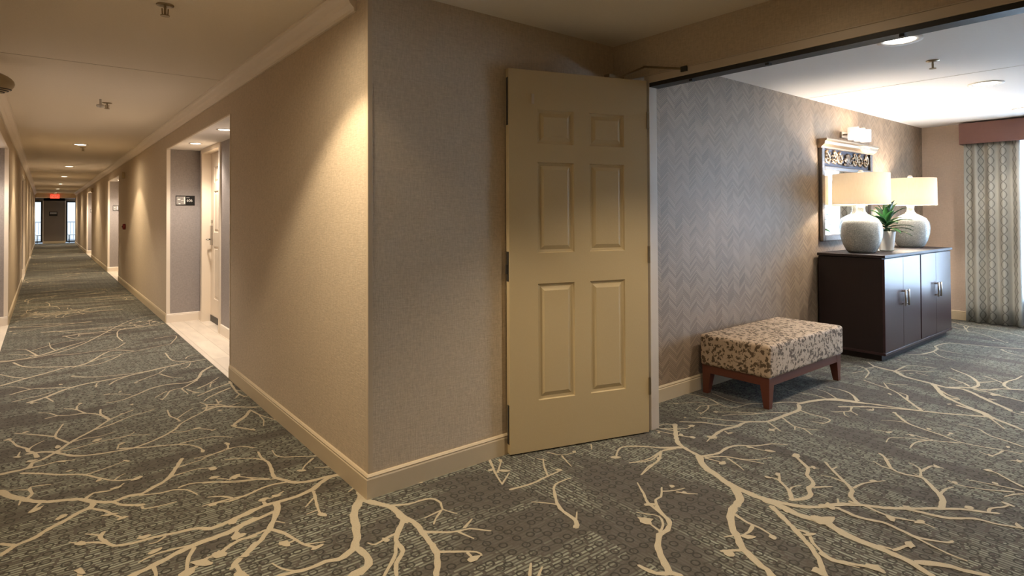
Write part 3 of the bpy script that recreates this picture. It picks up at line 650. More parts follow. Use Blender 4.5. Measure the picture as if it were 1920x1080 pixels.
BL=[[.107,5.732,2.2],
[-.059,5.289,2.2],
[-.116,7.142,1.6],
[.363,5.196,2.2],
[.877,4.822,2.4],
[.66,4.812,1.6],
[1.136,4.5,2.4],
[.317,5.513,1.8],
[.407,4.625,2.0],
[.738,4.013,2.4],
[.923,4.286,1.8],
[.251,4.179,2.4],
[.241,4.162,2.0],
[.351,4.021,2.2],
[.808,3.919,1.8],
[-.082,4.599,2.0],
[-.158,4.513,2.6],
[.921,3.922,2.0],
[.992,3.777,2.0],
[.822,3.623,1.8],
[.48,4.809,2.0],
[.565,5.401,1.6],
[.188,5.97,1.8],
[.065,4.193,2.6],
[.201,5.057,2.0],
[.966,4.484,2.0],
[.69,3.61,2.0],
[1.027,5.034,1.6],
[-.106,4.157,2.4],
[.367,3.442,2.8],
[.219,3.54,2.2],
[-.022,3.361,3.0],
[.065,3.21,3.0],
[.233,3.102,2.8],
[.268,3.031,2.4],
[.684,3.32,2.2],
[.665,3.209,2.6],
[.749,3.15,3.0],
[.324,2.797,2.8],
[.118,2.903,2.6],
[.341,2.651,2.6],
[.466,2.455,4.0],
[.531,2.469,3.6],
[.617,2.56,3.2],
[.633,2.692,2.4],
[.412,2.421,4.0],
[.109,2.676,2.6],
[.349,3.72,2.0],
[.602,2.916,2.4],
[.078,3.93,2.2],
[-.049,4.044,3.0],
[.275,3.386,2.2],
[.559,2.281,3.4],
[.607,2.401,2.0],
[.348,3.114,2.4],
[.107,3.761,1.8],
[.997,3.769,2.0],
[.926,3.92,2.0],
[.819,3.643,2.0],
[1.03,3.014,2.4],
[.685,3.331,2.4],
[.66,3.211,2.4],
[.749,3.155,3.0],
[.631,2.697,2.6],
[.616,2.568,3.0],
[.531,2.473,3.6],
[.753,2.386,3.2],
[.948,2.515,2.4],
[.79,2.816,2.6],
[.846,2.819,2.4],
[.675,2.9,1.6],
[.597,2.917,2.0],
[.841,2.283,2.4],
[.47,2.451,3.0],
[.556,2.295,2.6],
[1.073,2.16,2.2],
[1.271,1.837,3.0],
[1.885,2.466,2.0],
[1.827,2.361,2.6],
[2.05,2.193,2.0],
[1.999,1.601,3.4],
[2.389,2.112,2.8],
[1.738,1.758,2.2],
[2.56,1.958,1.8],
[1.434,2.517,1.6],
[1.781,2.412,1.8],
[2.267,2.303,1.8],
[1.991,1.6,3.8],
[2.765,1.715,2.8],
[3.143,1.514,2.8],
[2.943,2.022,2.2],
[3.031,1.95,3.0],
[3.107,1.639,2.6],
[2.12,1.677,2.4],
[2.927,2.081,2.0],
[2.213,1.263,3.0],
[2.29,1.202,2.2],
[2.05,1.248,3.2],
[2.422,1.116,2.6],
[2.573,1.152,4.0],
[2.586,1.125,4.5],
[2.856,1.467,2.0],
[2.788,1.484,1.8],
[2.343,1.721,1.8],
[2.333,1.648,1.8],
[2.854,2.189,1.6],
[3.107,2.134,1.8],
[3.412,1.789,2.2],
[2.199,.986,3.0],
[3.076,1.393,2.2],
[2.551,1.958,1.6],
[2.535,1.268,2.0],
[3.037,1.943,3.0],
[3.439,2.18,2.2],
[3.413,1.789,2.4],
[3.158,1.522,2.8],
[3.177,1.917,1.8],
[3.345,2.232,1.8],
[3.095,2.129,1.8],
[3.192,2.242,1.4],
[2.947,2.017,2.2],
[3.068,1.733,2.0],
[3.1,1.641,2.4],
[3.384,2.447,1.6],
[4.767,2.186,2.0],
[2.923,2.083,2.0],
[4.737,1.605,2.0],
[5.902,1.922,1.6],
[5.479,1.703,1.8],
[4.971,1.273,2.6],
[5.293,1.132,4.0],
[4.262,1.557,1.6],
[4.321,1.441,1.4],
[7.525,1.612,1.6],
[7.074,1.445,1.6],
[7.507,1.5,1.6],
[4.796,1.27,1.8],
[5.147,1.113,2.2],
[6.152,1.789,1.6],
[4.966,.912,2.4],
[5.449,1.374,1.6],
[8.07,1.98,1.6],
[2.651,.836,3.0],
[2.88,.869,2.4],
[2.382,.863,3.4],
[2.814,.956,2.6],
[3.718,.822,2.6],
[3.355,.676,2.2],
[3.185,.775,2.4],
[3.155,.601,2.4],
[3.571,1.002,2.6],
[3.979,.754,2.2],
[4.153,1.202,2.0],
[3.914,1.332,2.4],
[2.582,1.12,4.5],
[3.953,.866,1.8],
[4.17,1.097,1.8],
[3.564,.765,1.8],
[4.173,.837,1.8],
[3.426,.891,1.8],
[3.146,1.142,1.8],
[3.963,1.234,2.0],
[2.978,.943,2.4],
[2.724,1.168,3.6],
[2.836,1.114,2.0],
[-.038,5.29,1.6],
[.201,5.057,2.0],
[.445,5.211,1.6]]
# ---------------------------------------------------------------- room shell
XR, XL, YW, YL = 1.17, -0.337, 2.53, 2.545       # corridor right wall, left wall, vestibule wall, lounge wall
XD = 2.85                                         # plane of the wide doorway between vestibule and lounge
XE = 8.68                                         # lounge end wall
SEAM = 1.76
def ribbon(bm, pts, w0, w1, z, rnd):
    # resample with a smooth curve, taper and slightly ragged edge
    P = [Vector((a, b)) for a, b in pts]
    if len(P) > 2:
        Q = []
        for i in range(len(P)-1):
            a, b, c, d = P[max(i-1, 0)], P[i], P[i+1], P[min(i+2, len(P)-1)]
            k = max(2, min(14, int((c-b).length/.022)))
            for s in range(k):
                t = s/k
                Q.append(.5*((2*b)+(c-a)*t+(2*a-5*b+4*c-d)*t*t+(3*b-a-3*c+d)*t**3))
        Q.append(P[-1]); P = Q
    n = len(P); L = []; R = []
    for i, p in enumerate(P):
        d = (P[min(i+1, n-1)]-P[max(i-1, 0)])
        if d.length < 1e-6: d = Vector((1, 0))
        d.normalize(); nn = Vector((-d.y, d.x)); w = (w0+(w1-w0)*i/(n-1))*.5
        L.append(p+nn*w*rnd.uniform(.75, 1.3)); R.append(p-nn*w*rnd.uniform(.75, 1.3))
    tip = P[-1]+(P[-1]-P[-2]).normalized()*w1*.5; back = P[0]-(P[1]-P[0]).normalized()*w0*.4
    vl = [bm.verts.new((q.x, q.y, z)) for q in L]; vr = [bm.verts.new((q.x, q.y, z)) for q in R]
    for i in range(n-1): bm.faces.new((vr[i], vr[i+1], vl[i+1], vl[i])).material_index = 2
    a = bm.verts.new((tip.x, tip.y, z)); bm.faces.new((vr[-1], a, vl[-1])).material_index = 2
    a = bm.verts.new((back.x, back.y, z)); bm.faces.new((vl[0], a, vr[0])).material_index = 2
def blob(bm, x, y, r, z, rnd):
    n = 9; ph = rnd.uniform(0, 6.28); st_ = rnd.uniform(1.1, 1.7)
    vs = []
    for i in range(n):
        a = 2*PI*i/n; rr = r*rnd.uniform(.65, 1.15); dx, dy = rr*math.cos(a)*st_, rr*math.sin(a)/st_*1.2
        vs.append(bm.verts.new((x+dx*math.cos(ph)-dy*math.sin(ph), y+dx*math.sin(ph)+dy*math.cos(ph), z)))
    bm.faces.new(vs).material_index = 2
def grow(bm, x, y, ang, length, w, z, rnd, depth, inside):
    pts = [(x, y)]; a = ang; k = max(4, int(length/.12)); kids = []
    for i in range(k):
        a += rnd.uniform(-.22, .22); x += math.cos(a)*length/k; y += math.sin(a)*length/k
        if not inside(x, y): break
        pts.append((x, y))
        if depth and rnd.random() < .55: kids.append((x, y, a+rnd.choice((-1, 1))*rnd.uniform(.4, .9), length*rnd.uniform(.25, .5), w*.55))
    if len(pts) > 2:
        ribbon(bm, pts, w, w*.35, z, rnd)
        if rnd.random() < .6: blob(bm, pts[-1][0], pts[-1][1], .022, z+.0002, rnd)
    for q in kids: grow(bm, *q, z, rnd, depth-1, inside)
bm = NB()
def quad(x0, x1, y0, y1, mi): bm.faces.new([bm.verts.new(p) for p in ((x0,y0,0),(x1,y0,0),(x1,y1,0),(x0,y1,0))]).material_index = mi
quad(XL-.6, SEAM, -4.2, YW+.2, 0); quad(XL-.6, XR+.01, YW+.2, 36.4, 0); quad(SEAM, XE+.2, -4.2, YL+.2, 1)
rnd = random.Random(5)
for i, b in enumerate(BR):
    k_ = 1.0 if b[3] < 4.3 and b[2] < 4.5 else 1.4
    ribbon(bm, list(zip(b[2::2], b[3::2])), b[0]*.0092*k_, b[1]*.0088*k_, .0006+.000004*i, rnd)
for i, b in enumerate(BL): blob(bm, b[0], b[1], b[2]*.0075, .0024+.000002*i, rnd)
hall = lambda x, y: XL+.02 < x < XR-.02 and 7.9 < y < 35
for k in range(60):
    grow(bm, rnd.uniform(XL+.05, XR-.3), 8.0+k*.45, rnd.choice((0, PI))+rnd.uniform(-.5, .5)*1.0, rnd.uniform(.9, 1.8), .036, .0022+k*1e-5, rnd, 2, hall)
back = lambda x, y: (SEAM+.1 < x < XE-.1 and -3.8 < y < -.3+.25*0)
for k in range(16): grow(bm, rnd.uniform(2.6, 8), rnd.uniform(-3.4, -.6), rnd.uniform(0, 6.28), 1.7, .035, .0022+k*1e-5, rnd, 2, back)
st(obj('floor', bm, [M['cw'], M['cl'], M['br']]))

def wallbox(name, mat, *b): bm = NB(); box(bm, *b); return st(obj(name, bm, mat))
T = .15
# corridor right wall with three door recesses
REC = [(5.081, 8.20), (14.05, 16.61), (22.59, 25.22)]; DEP = .36; ZR = 2.12; ZT = ZC+.1
bm = NB(); y = YW
for a, b in REC:
    box(bm, XR, XR+DEP, y, a, 0, ZT); box(bm, XR, XR+DEP, a, b, ZR, ZT); y = b
box(bm, XR, XR+DEP, y, 35.0, 0, ZT); st(obj('wall_right', bm, M['wall']))
def recess(a, b, side, n):
    """grey lined niche with a room door at its far end"""
    s = 1 if side == 'right' else -1; X0 = XR if s > 0 else XL; xb = X0+s*DEP; e = .004
    bx = lambda bm, u0, u1, *r: box(bm, min(X0+s*u0, X0+s*u1), max(X0+s*u0, X0+s*u1), *r)
    d0, d1 = b-1.18+.10, b-.21          # door opening
    if s < 0: d0, d1 = (a+b)/2-.45, (a+b)/2+.45
    bm = NB(); bx(bm, DEP, DEP+T, a-.1, d0-.01, 0, ZR+.1); bx(bm, DEP, DEP+T, d1+.01, b+.1, 0, ZR+.1); bx(bm, DEP, DEP+T, d0-.01, d1+.01, 2.075, ZR+.1); bx(bm, DEP+.13, DEP+T+.02, d0-.02, d1+.02, -.05, 2.1)  # last box: added backing behind the door, blocks outside light at the gap
    bx(bm, .03, DEP, b-.006, b, 0, ZR); bx(bm, .03, DEP, a, a+.006, 0, ZR)
    st(obj('wall_niche_%s' % side, bm, M['greywall']))
    bm = NB(); bx(bm, .006, DEP, a+.001, b-.001, ZR-.004, ZR+.05); st(obj('ceiling_niche', bm, M['ceilw']))
    bm = NB(); bx(bm, -.012, DEP+.14, a+.001, b-.001, -.05, .004); st(obj('floor_niche', bm, M['tile']))
    # light corner edges
    bm = NB(); bx(bm, -.006, .034, b-.010, b+.002, 0, ZR); bx(bm, -.006, .034, a-.002, a+.010, 0, ZR); bx(bm, -.004, .02, a+.011, b-.011, ZR-.010, ZR+.002)
    st(obj('trim_%d' % n, bm, M['trimw']))
    bm = NB()
    sweep(bm, BASE, (X0+s*.0, b-.006), (xb, b-.006), (0, -1)); sweep(bm, BASE, (xb, a), (xb, d0-.06), (-s, 0))
    if b-.006-d1-.075 > .05: sweep(bm, BASE, (xb, d1+.075), (xb, b), (-s, 0))
    st(obj('baseboard_niche', bm, M['trimw']))
    # door frame and leaf
    bm = NB(); bx(bm, DEP-.018, DEP+.10, d1, d1+.075, 0, 2.13); bx(bm, DEP-.018, DEP+.10, d0-.06, d0, 0, 2.13); bx(bm, DEP-.018, DEP+.10, d0, d1, 2.065, 2.118)
    st(obj('trim_%d' % (n+10), bm, M['doorw'], bevel=.004))
    root = panel_door('door_%d' % n, d1-d0-.006, 2.05, .04, M['doorw'])
    root.matrix_world = Matrix.Translation((X0+s*(DEP+.085), d1-.003 if s > 0 else d0+.003, .012)) @ Matrix.Rotation(-PI/2 if s > 0 else PI/2, 4, 'Z')
    return root, d0, d1
def miter(bm, prof, path, nrms):
    rings = []
    for i, (x, y) in enumerate(path):
        if i == 0: nx, ny = nrms[0]
        elif i == len(path)-1: nx, ny = nrms[-1]
        else: nx, ny = nrms[i-1][0]+nrms[i][0], nrms[i-1][1]+nrms[i][1]
        rings.append([bm.verts.new((x+nx*o, y+ny*o, z)) for o, z in prof])
    k = len(prof)
    for a, b in zip(rings, rings[1:]):
        for i in range(k): bm.faces.new((a[i], a[(i+1) % k], b[(i+1) % k], b[i]))
    bm.faces.new(rings[0]); bm.faces.new(rings[-1])
BASE = [(0, 0), (.014, 0), (.014, .088), (.010, .094), (.013, .100), (.007, .108), (0, .110)]
CROWN = [(0, ZC), (0, ZC-.095), (.012, ZC-.095), (.014, ZC-.080), (.032, ZC-.062), (.040, ZC-.045), (.060, ZC-.028), (.070, ZC-.014), (.082, ZC-.010), (.082, ZC)]
def panel_door(name, W, H, TH, mat, cols=None, rows=None):
    """six-panel leaf: x from the hinge 0..W, front at y=0 (facing -y), back at y=TH; raised panels modelled on both faces"""
    cols = cols or [(W*.18, W*.44), (W*.555, W*.81)]
    rows = rows or [(.28, .918), (1.087, 1.588), (1.69, 1.88)]
    bm = NB()
    xs = sorted({0, W, *[c for q in cols for c in q]}); zs = sorted({0, H, *[c for q in rows for c in q]})
    for side, yy in ((-1, 0), (1, TH)):
        for i in range(len(xs)-1):
            for j in range(len(zs)-1):
                x0, x1, z0, z1 = xs[i], xs[i+1], zs[j], zs[j+1]
                if (x0, x1) in [tuple(c) for c in cols] and (z0, z1) in [tuple(r) for r in rows]:
                    prev = None
                    for ins, dep in ((0, 0), (.004, .008), (.014, .010), (.018, .011), (.040, .002), (.043, .002)):
                        v = [bm.verts.new((a, yy-side*dep, c)) for a, c in ((x0+ins, z0+ins), (x1-ins, z0+ins), (x1-ins, z1-ins), (x0+ins, z1-ins))]
                        if prev:
                            for k in range(4): bm.faces.new((prev[k], prev[(k+1) % 4], v[(k+1) % 4], v[k]))
                        prev = v
                    bm.faces.new(prev)
                else: bm.faces.new([bm.verts.new(p) for p in ((x0, yy, z0), (x1, yy, z0), (x1, yy, z1), (x0, yy, z1))])
    for a, b in (((0, 0), (W, 0)), ((W, 0), (W, H)), ((W, H), (0, H)), ((0, H), (0, 0))):
        bm.faces.new([bm.verts.new(p) for p in ((a[0], 0, a[1]), (b[0], 0, b[1]), (b[0], TH, b[1]), (a[0], TH, a[1]))])
    bmesh.ops.remove_doubles(bm, verts=bm.verts, dist=.0002)
    return st(obj(name, bm, mat))
doors = []
for i, (a, b) in enumerate(REC): doors.append(recess(a, b, 'right', i+2))
# corridor left wall
RECL = [(4.9, 9.25), (14.88, 17.3), (22.0, 24.6)]
bm = NB(); y = -4.0
for a, b in RECL:
    box(bm, XL-DEP, XL, y, a, 0, ZT); box(bm, XL-DEP, XL, a, b, ZR, ZT); y = b
box(bm, XL-DEP, XL, y, 36.2, 0, ZT); st(obj('wall_left', bm, M['wall']))
for i, (a, b) in enumerate(RECL): doors.append(recess(a, b, 'left', i+5))
# vestibule wall, jamb wing, header, lounge walls
wallbox('wall_vestibule', M['wall'], XR+DEP, XD+.02, YW, YW+T, 0, ZT)
bm = NB(); box(bm, XR, XR+DEP+.01, YW-.0005, YW+.01, 0, ZT)
wallbox('wall_lounge', M['herring'], XD+.07, XE+.1, YL, YL+T, 0, ZT)
bm = NB(); box(bm, XD+.012, XD+.07, 2.27, YL+.02, 0, 2.07); st(obj('wall_wing', bm, M['wall']))
bm = NB(); box(bm, XD+.012, XD+.16, -4.0, YL+.05, 2.135, ZT); box(bm, XD+.012, XD+.16, -4.0, .40, 0, 2.14); st(obj('wall_header', bm, M['wall']))
bm = NB(); box(bm, XD, XD+.075, 2.238, 2.275, 0, 2.135); box(bm, XD, XD+.075, .40, .44, 0, 2.135); box(bm, XD, XD+.075, .44, 2.24, 2.09, 2.135); box(bm, XD-.003, XD+.012, .40, YW, 2.135, 2.142)
st(obj('trim_20', bm, M['frameb'], bevel=.003))
bm = NB(); box(bm, XD+.004, XD+.09, .44, 2.238, 2.066, 2.0905)
for yy in (.9, 1.5, 1.95): box(bm, XD+.02, XD+.05, yy, yy+.02, 2.055, 2.07)
st(obj('trim_21', bm, M['black']))
wallbox('wall_lounge_back', M['loungeplain'], XD+.07, XE+.2, -4.15, -4.0, 0, ZT)
wallbox('wall_back', M['wall'], XL-.6, XD+.1, -4.15, -4.0, 0, ZT)
# lounge end wall with patio window y -2.05..2.0
WY0, WY1, WZ0, WZ1 = -2.05, 1.98, .30, 2.16
bm = NB(); box(bm, XE, XE+.12, WY1, YL+.05, 0, ZT); box(bm, XE, XE+.12, -4.0, WY0, 0, ZT); box(bm, XE, XE+.12, WY0, WY1, WZ1, ZT); box(bm, XE, XE+.12, WY0, WY1, 0, WZ0)
st(obj('wall_lounge_end', bm, M['loungeplain']))
def window(name, horiz, c, a, b, z0, z1, mull, mat, fw=.05):
    bm = NB()
    def bx(u0, u1, z_0, z_1, d=.05):
        if horiz: box(bm, u0, u1, c, c+d, z_0, z_1)
        else: box(bm, c, c+d, u0, u1, z_0, z_1)
    bx(a, a+fw, z0, z1); bx(b-fw, b, z0, z1); bx(a+fw, b-fw, z0, z0+fw); bx(a+fw, b-fw, z1-fw, z1)
    for m in mull: bx(m-fw/2, m+fw/2, z0+fw, z1-fw)
    o = st(obj(name, bm, mat)); bm = NB()
    if horiz: box(bm, a+fw*.5, b-fw*.5, c+.02, c+.026, z0+.02, z1-.02)
    else: box(bm, c+.02, c+.026, a+fw*.5, b-fw*.5, z0+.02, z1-.02)
    obj('pane', bm, M['pane'], o); return o
window('window_1', False, XE+.04, WY0, WY1, WZ0, WZ1, (-.7, .65), M['trimw'])
# ceiling, with fine joints
bm = NB(); box(bm, XL-.6, XE+.2, -4.2, YL+T, ZC, ZT, 0); box(bm, XL-.6, XR+.05, YL+T, 36.2, ZC, ZT, 0)
st(obj('ceiling', bm, M['ceil']))
bm = NB(); box(bm, XD+.15, XE+.01, -4.0, YL, ZC-.006, ZC); st(obj('ceiling_lounge', bm, M['ceilw']))
bm = NB(); box(bm, XL, XR, 5.06, 5.066, ZC-.0015, ZC+.001); box(bm, 5.55, 5.556, -4, YL, ZC-.0075, ZC-.0055); box(bm, XL, XR, 18.0, 18.006, ZC-.0015, ZC+.001)
st(obj('trim_22', bm, M['frameb']))
# baseboards and crown
bm = NB(); y = None
for a, b in REC:
    if y is None: miter(bm, BASE, [(XR, a), (XR, YW), (XD+.012, YW)], [(-1, 0), (0, -1)])
    else: sweep(bm, BASE, (XR, y), (XR, a), (-1, 0))
    y = b
sweep(bm, BASE, (XR, y), (XR, 35), (-1, 0)); st(obj('baseboard_right', bm, M['trim']))
bm = NB(); y = -4
for a, b in RECL: sweep(bm, BASE, (XL, y), (XL, a), (1, 0)); y = b
sweep(bm, BASE, (XL, y), (XL, 36), (1, 0)); st(obj('baseboard_left', bm, M['trim']))
bm = NB(); sweep(bm, BASE, (XD+.07, YL), (XE, YL), (0, -1)); sweep(bm, BASE, (XE, YL), (XE, WY1), (-1, 0)); st(obj('baseboard_lounge', bm, M['trim']))
bm = NB(); sweep(bm, CROWN, (XR, YW+.125), (XR, 34.4), (-1, 0)); st(obj('trim_23', bm, M['trimw']))
bm = NB(); sweep(bm, CROWN, (XL, -4), (XL, 34.4), (1, 0)); st(obj('trim_24', bm, M['trimw']))
bm = NB(); box(bm, XR-.001, XR+.022, YW-.001, YW, .11, ZC); box(bm, XR-.001, XR, YW, YW+.022, .11, ZC); st(obj('trim_25', bm, M['guard'], bevel=.0003))
# ---------------------------------------------------------------- corridor end
bm = NB(); box(bm, XL, XR+.6, 34.4, 34.9, 2.16, ZT-.02); st(obj('wall_end_beam', bm, M['trim']))
bm = NB(); box(bm, XR, XR+.05, 34.98, 35.06, 0, 2.14); st(obj('trim_26', bm, M['black']))
bm = NB(); box(bm, XR+.03, XR+1.2, 35.06, 35.12, 0, 2.3); box(bm, XR+.9, XR+1, 35.1, 36.3, 0, 2.3); st(obj('wall_end_side', bm, M['plum']))
bm = NB(); box(bm, -.02, .80, 36.0, 36.15, 0, 2.36); box(bm, -1.4, XR+1.2, 36.0, 36.15, 2.06, ZT); box(bm, -1.4, -.42, 36, 36.15, 0, 2.1); box(bm, 1.3, XR+1.2, 36, 36.15, 0, 2.1)
st(obj('wall_end', bm, M['plum']))
bm = NB(); box(bm, -.05, -.02, 35.975, 36.15, 0, 2.06); box(bm, .80, .83, 35.975, 36.15, 0, 2.06); st(obj('trim_27', bm, M['trimw']))
bm = NB(); sweep(bm, BASE, (-.02, 36.0), (.80, 36.0), (0, -1)); st(obj('baseboard_end', bm, M['trim']))
window('window_2', True, 36.05, -.42, -.05, .05, 2.06, (), M['outdark'], .07)
window('window_3', True, 36.05, .83, 1.30, .05, 2.06, (), M['outdark'], .07)
# ---------------------------------------------------------------- outside the corridor end
bm = NB(); box(bm, -4, 5, 36.2, 39.5, -.12, -.02); st(obj('floor_deck', bm, M['deck']))
t = tag(thing('railing', '', 'railing'), 'white balcony railing beyond the glass at the corridor end', 'railing')
bm = NB(); box(bm, -3, 4, 38.2, 38.26, .98, 1.04); box(bm, -3, 4, 38.2, 38.26, .08, .13); obj('rail', bm, M['outchair'], t)
for i in range(28):
    bm = NB(); x = -1.4+i*.13; box(bm, x, x+.025, 38.21, 38.24, .13, .98); obj('baluster', bm, M['outchair'], t)
def patio(x, y, label):
    t = thing('patio_chair', label, 'chair', (x, y, -.02), 0, 'patio chairs on the balcony')
    bm = NB(); box(bm, -.25, .25, -.25, .25, .38, .42); obj('seat', bm, M['outchair'], t)
    bm = NB(); vs = [bm.verts.new(p) for p in ((-.30,-.23,.40),(-.30,.23,.40),(-.42,.23,.95),(-.42,-.23,.95),(-.26,-.23,.40),(-.26,.23,.40),(-.38,.23,.95),(-.38,-.23,.95))]
    for q in ((0,1,2,3),(4,5,6,7),(0,1,5,4),(1,2,6,5),(2,3,7,6),(3,0,4,7)): bm.faces.new([vs[k] for k in q])
    obj('backrest', bm, M['outchair'], t)
    for a in (-.22, .2):
        for b in (-.22, .2):
            bm = NB(); box(bm, a, a+.03, b, b+.03, 0, .38); obj('leg', bm, M['outdark'], t)
    return t
patio(-.05, 37.0, 'pale reclining patio chair seen through the left glass at the corridor end')
patio(1.2, 37.0, 'pale reclining patio chair seen through the right glass at the corridor end')
# ---------------------------------------------------------------- the open vestibule door
A = Vector((2.81, 2.224)); Bv = Vector((1.963, 2.481)); dd = (Bv-A).normalized()
W1 = .886
d1 = panel_door('door_1', W1, 2.086, .044, M['doorp'], [(.160, .390), (.491, .717)], [(.272, .910), (1.079, 1.580), (1.682, 1.872)])
# local x runs from hinge towards the free edge; local y points to the wall behind
Mx = Matrix(((dd.x, -dd.y*-1, 0, A.x), (dd.y, dd.x*-1, 0, A.y), (0, 0, 1, .008), (0, 0, 0, 1)))
Mx = Matrix(((dd.x, dd.y, 0, A.x), (dd.y, -dd.x, 0, A.y), (0, 0, 1, .008), (0, 0, 0, 1)))
# keep a right-handed frame: mirror the mesh instead of the matrix
me = d1.data
for v in me.vertices: v.co.x = -v.co.x
me.flip_normals()
d1.matrix_world = Matrix(((-dd.x, dd.y, 0, A.x), (-dd.y, -dd.x, 0, A.y), (0, 0, 1, .008), (0, 0, 0, 1)))
def dpart(name, mat, *bxs, bevel=0):
    bm = NB()
    for b in bxs: box(bm, -b[1], -b[0], *b[2:])
    o = obj(name, bm, mat, bevel=bevel); o.parent = d1; return o
dpart('flush_bolt', M['dark'], (W1-.0005, W1+.002, .010, .034, 1.78, 2.04)); 
dpart('strike_plate', M['dark'], (W1-.0005, W1+.003, .008, .036, .93, 1.09), (W1, W1+.012, .014, .030, .97, 1.02))
dpart('flush_bolt', M['dark'], (W1-.0005, W1+.002, .010, .034, .05, .26))
o = dpart('coordinator_catch', M['frameb'], (.735, .752, -.004, 0, 1.90, 1.955), bevel=.001)
o['label'] = 'small pale metal catch near the top corner'
dpart('hinge', M['brass'], (-.012, .002, -.006, .03, .22, .32)); dpart('hinge', M['brass'], (-.012, .002, -.006, .03, 1.0, 1.1)); dpart('hinge', M['brass'], (-.012, .002, -.006, .03, 1.8, 1.9))
t = thing('door_closer', 'thin metal closer arm linking the open panelled door to the header', 'door closer')
bm = NB(); tube(bm, ((2.655, 2.30, 2.105), (2.84, 2.268, 2.19)), .006); obj('forearm', bm, M['brass'], t)
bm = NB(); tube(bm, ((2.84, 2.268, 2.193), (2.845, 1.985, 2.125)), .006); obj('arm', bm, M['brass'], t)
bm = NB(); box(bm, 2.838, 2.862, 1.965, 2.005, 2.11, 2.14); obj('bracket', bm, M['dark'], t)
bm = NB(); box(bm, 2.55, 2.68, 2.285, 2.325, 2.094, 2.112); obj('body', bm, M['brass'], t)
# ---------------------------------------------------------------- room door hardware (nearest room door)
def hardware(root, W, lab=None):
    bm = NB(); x = W-.065
    return x
def lockset(dobj, xl, s):
    bm = NB(); box(bm, xl-.03, xl+.03, -.022, 0, .93, 1.17); obj('lock_plate', bm, M['steel'], dobj, bevel=.004)
    bm = NB(); tube(bm, ((xl, -.02, 1.0), (xl, -.062, 1.0), (xl+s*.02, -.068, 1.0), (xl+s*.11, -.066, .998)), .009); obj('door_handle', bm, M['steel'], dobj, smooth=True)
    bm = NB(); box(bm, xl-.02, xl+.02, -.014, 0, 1.20, 1.24); obj('deadbolt', bm, M['steel'], dobj, bevel=.003)
for i, (o, a, b) in enumerate(doors):
    if i < 3: lockset(o, .07, 1)
    else: lockset(o, b-a-.075, -1)
    bm = NB(); box(bm, .0, b-a-.006, -.006, 0, -.006, .07); q = obj('door_sweep', bm, M['dark'], o)
# signs by the doors
def text(body, size, mat, parent, loc, rot, ext=.0008, align='LEFT'):
    c = bpy.data.curves.new('lettering', 'FONT'); c.body = body; c.size = size; c.extrude = ext; c.align_x = align
    o = bpy.data.objects.new('lettering', c); C.objects.link(o); c.materials.append(mat)
    bpy.context.view_layer.update()
    me = bpy.data.meshes.new_from_object(o); bpy.data.objects.remove(o)
    m = bpy.data.objects.new('lettering', me); C.objects.link(m); m.parent = parent; m.location = loc; m.rotation_euler = rot; return m
def room_sign(y, x0, z0, num, label):
    t = thing('room_sign', label, 'sign', (x0, y, z0), 0)
    bm = NB(); box(bm, 0, .208, -.008, 0, 0, .118); obj('plate', bm, M['signp'], t, bevel=.001)
    bm = NB(); box(bm, .006, .104, -.0095, -.008, .008, .108); pz = obj('photo_inset', bm, M['signg'], t)
    for r in ((.02, .05, .066, .078), (.058, .084, .056, .062), (.088, .102, .02, .10), (.03, .05, .012, .024)):
        bm = NB(); box(bm, r[0], r[1], -.0105, -.0094, r[2], r[3]); obj('highlight', bm, M['signw'], pz)
    if num:
        n = text(num, .044, M['signw'], t, (.117, -.0085, .044), (PI/2, 0, 0))
        bm = NB(); box(bm, .115, .150, -.0092, -.008, .090, .097); obj('caption_bar', bm, M['signg'], t)
    return t
room_sign(8.194, 1.262, 1.432, '606', 'black room sign with small photo and number 606 in the nearest niche')
room_sign(16.604, 1.262, 1.432, '', 'black room sign with small photo in the second niche down the corridor')
room_sign(25.214, 1.262, 1.432, '', 'small dark room sign in the farthest right-hand niche')
t = thing('wall_picture', 'small dark framed sign on the grey panel closing the corridor', 'sign', (.19, 35.999, 1.33))
bm = NB(); box(bm, 0, .32, -.02, 0, 0, .20); obj('frame', bm, M['signp'], t)
bm = NB(); box(bm, .03, .29, -.023, -.02, .08, .17); obj('photo', bm, M['signg'], t)
# exit sign
t = thing('exit_sign', 'red lit exit sign hanging under the beam at the corridor end', 'exit sign', (.39, 34.36, 2.13))
bm = NB(); box(bm, -.17, .17, -.03, .03, 0, .19); obj('housing', bm, M['exit'], t, bevel=.01)
bm = NB(); box(bm, -.05, .05, -.025, .025, .19, ZC-2.13); obj('canopy', bm, M['trimw'], t)
text('EXIT', .15, M['signw'], t, (0, -.032, .04), (PI/2, 0, 0), .001, 'CENTER')
# ---------------------------------------------------------------- ceiling fittings
def downlight(x, y, z, label, group, lens='lens', r=.085, first=None):
    if first: return dup(first, (x, y, z), label)
    t = thing('ceiling_light', label, 'ceiling light', (x, y, z), 0, group)
    bm = NB(); lathe(bm, [(r*.80, 0), (r*.80, -.004), (r*1.15, -.008), (r*1.15, 0)], cap=False); obj('trim_ring', bm, M['ceilw'], t, True)
    bm = NB(); lathe(bm, [(r*.80, -.002), (r*.5, -.005), (0, -.006)], cap=False); obj('lens', bm, M[lens], t, True)
    return t
hl = None
names = {10.87: 'round recessed ceiling light nearest in the corridor', 15.76: 'second recessed light along the corridor ceiling', 19.86: 'third recessed light along the corridor ceiling',
         24.4: 'fourth recessed light along the corridor ceiling', 28.8: 'fifth recessed light along the corridor ceiling', 33.6: 'last recessed light before the exit sign'}
for y, nm in names.items():
    o = downlight(.42, y, ZC, nm, 'recessed lights along the corridor', first=hl); hl = hl or o
ll = None
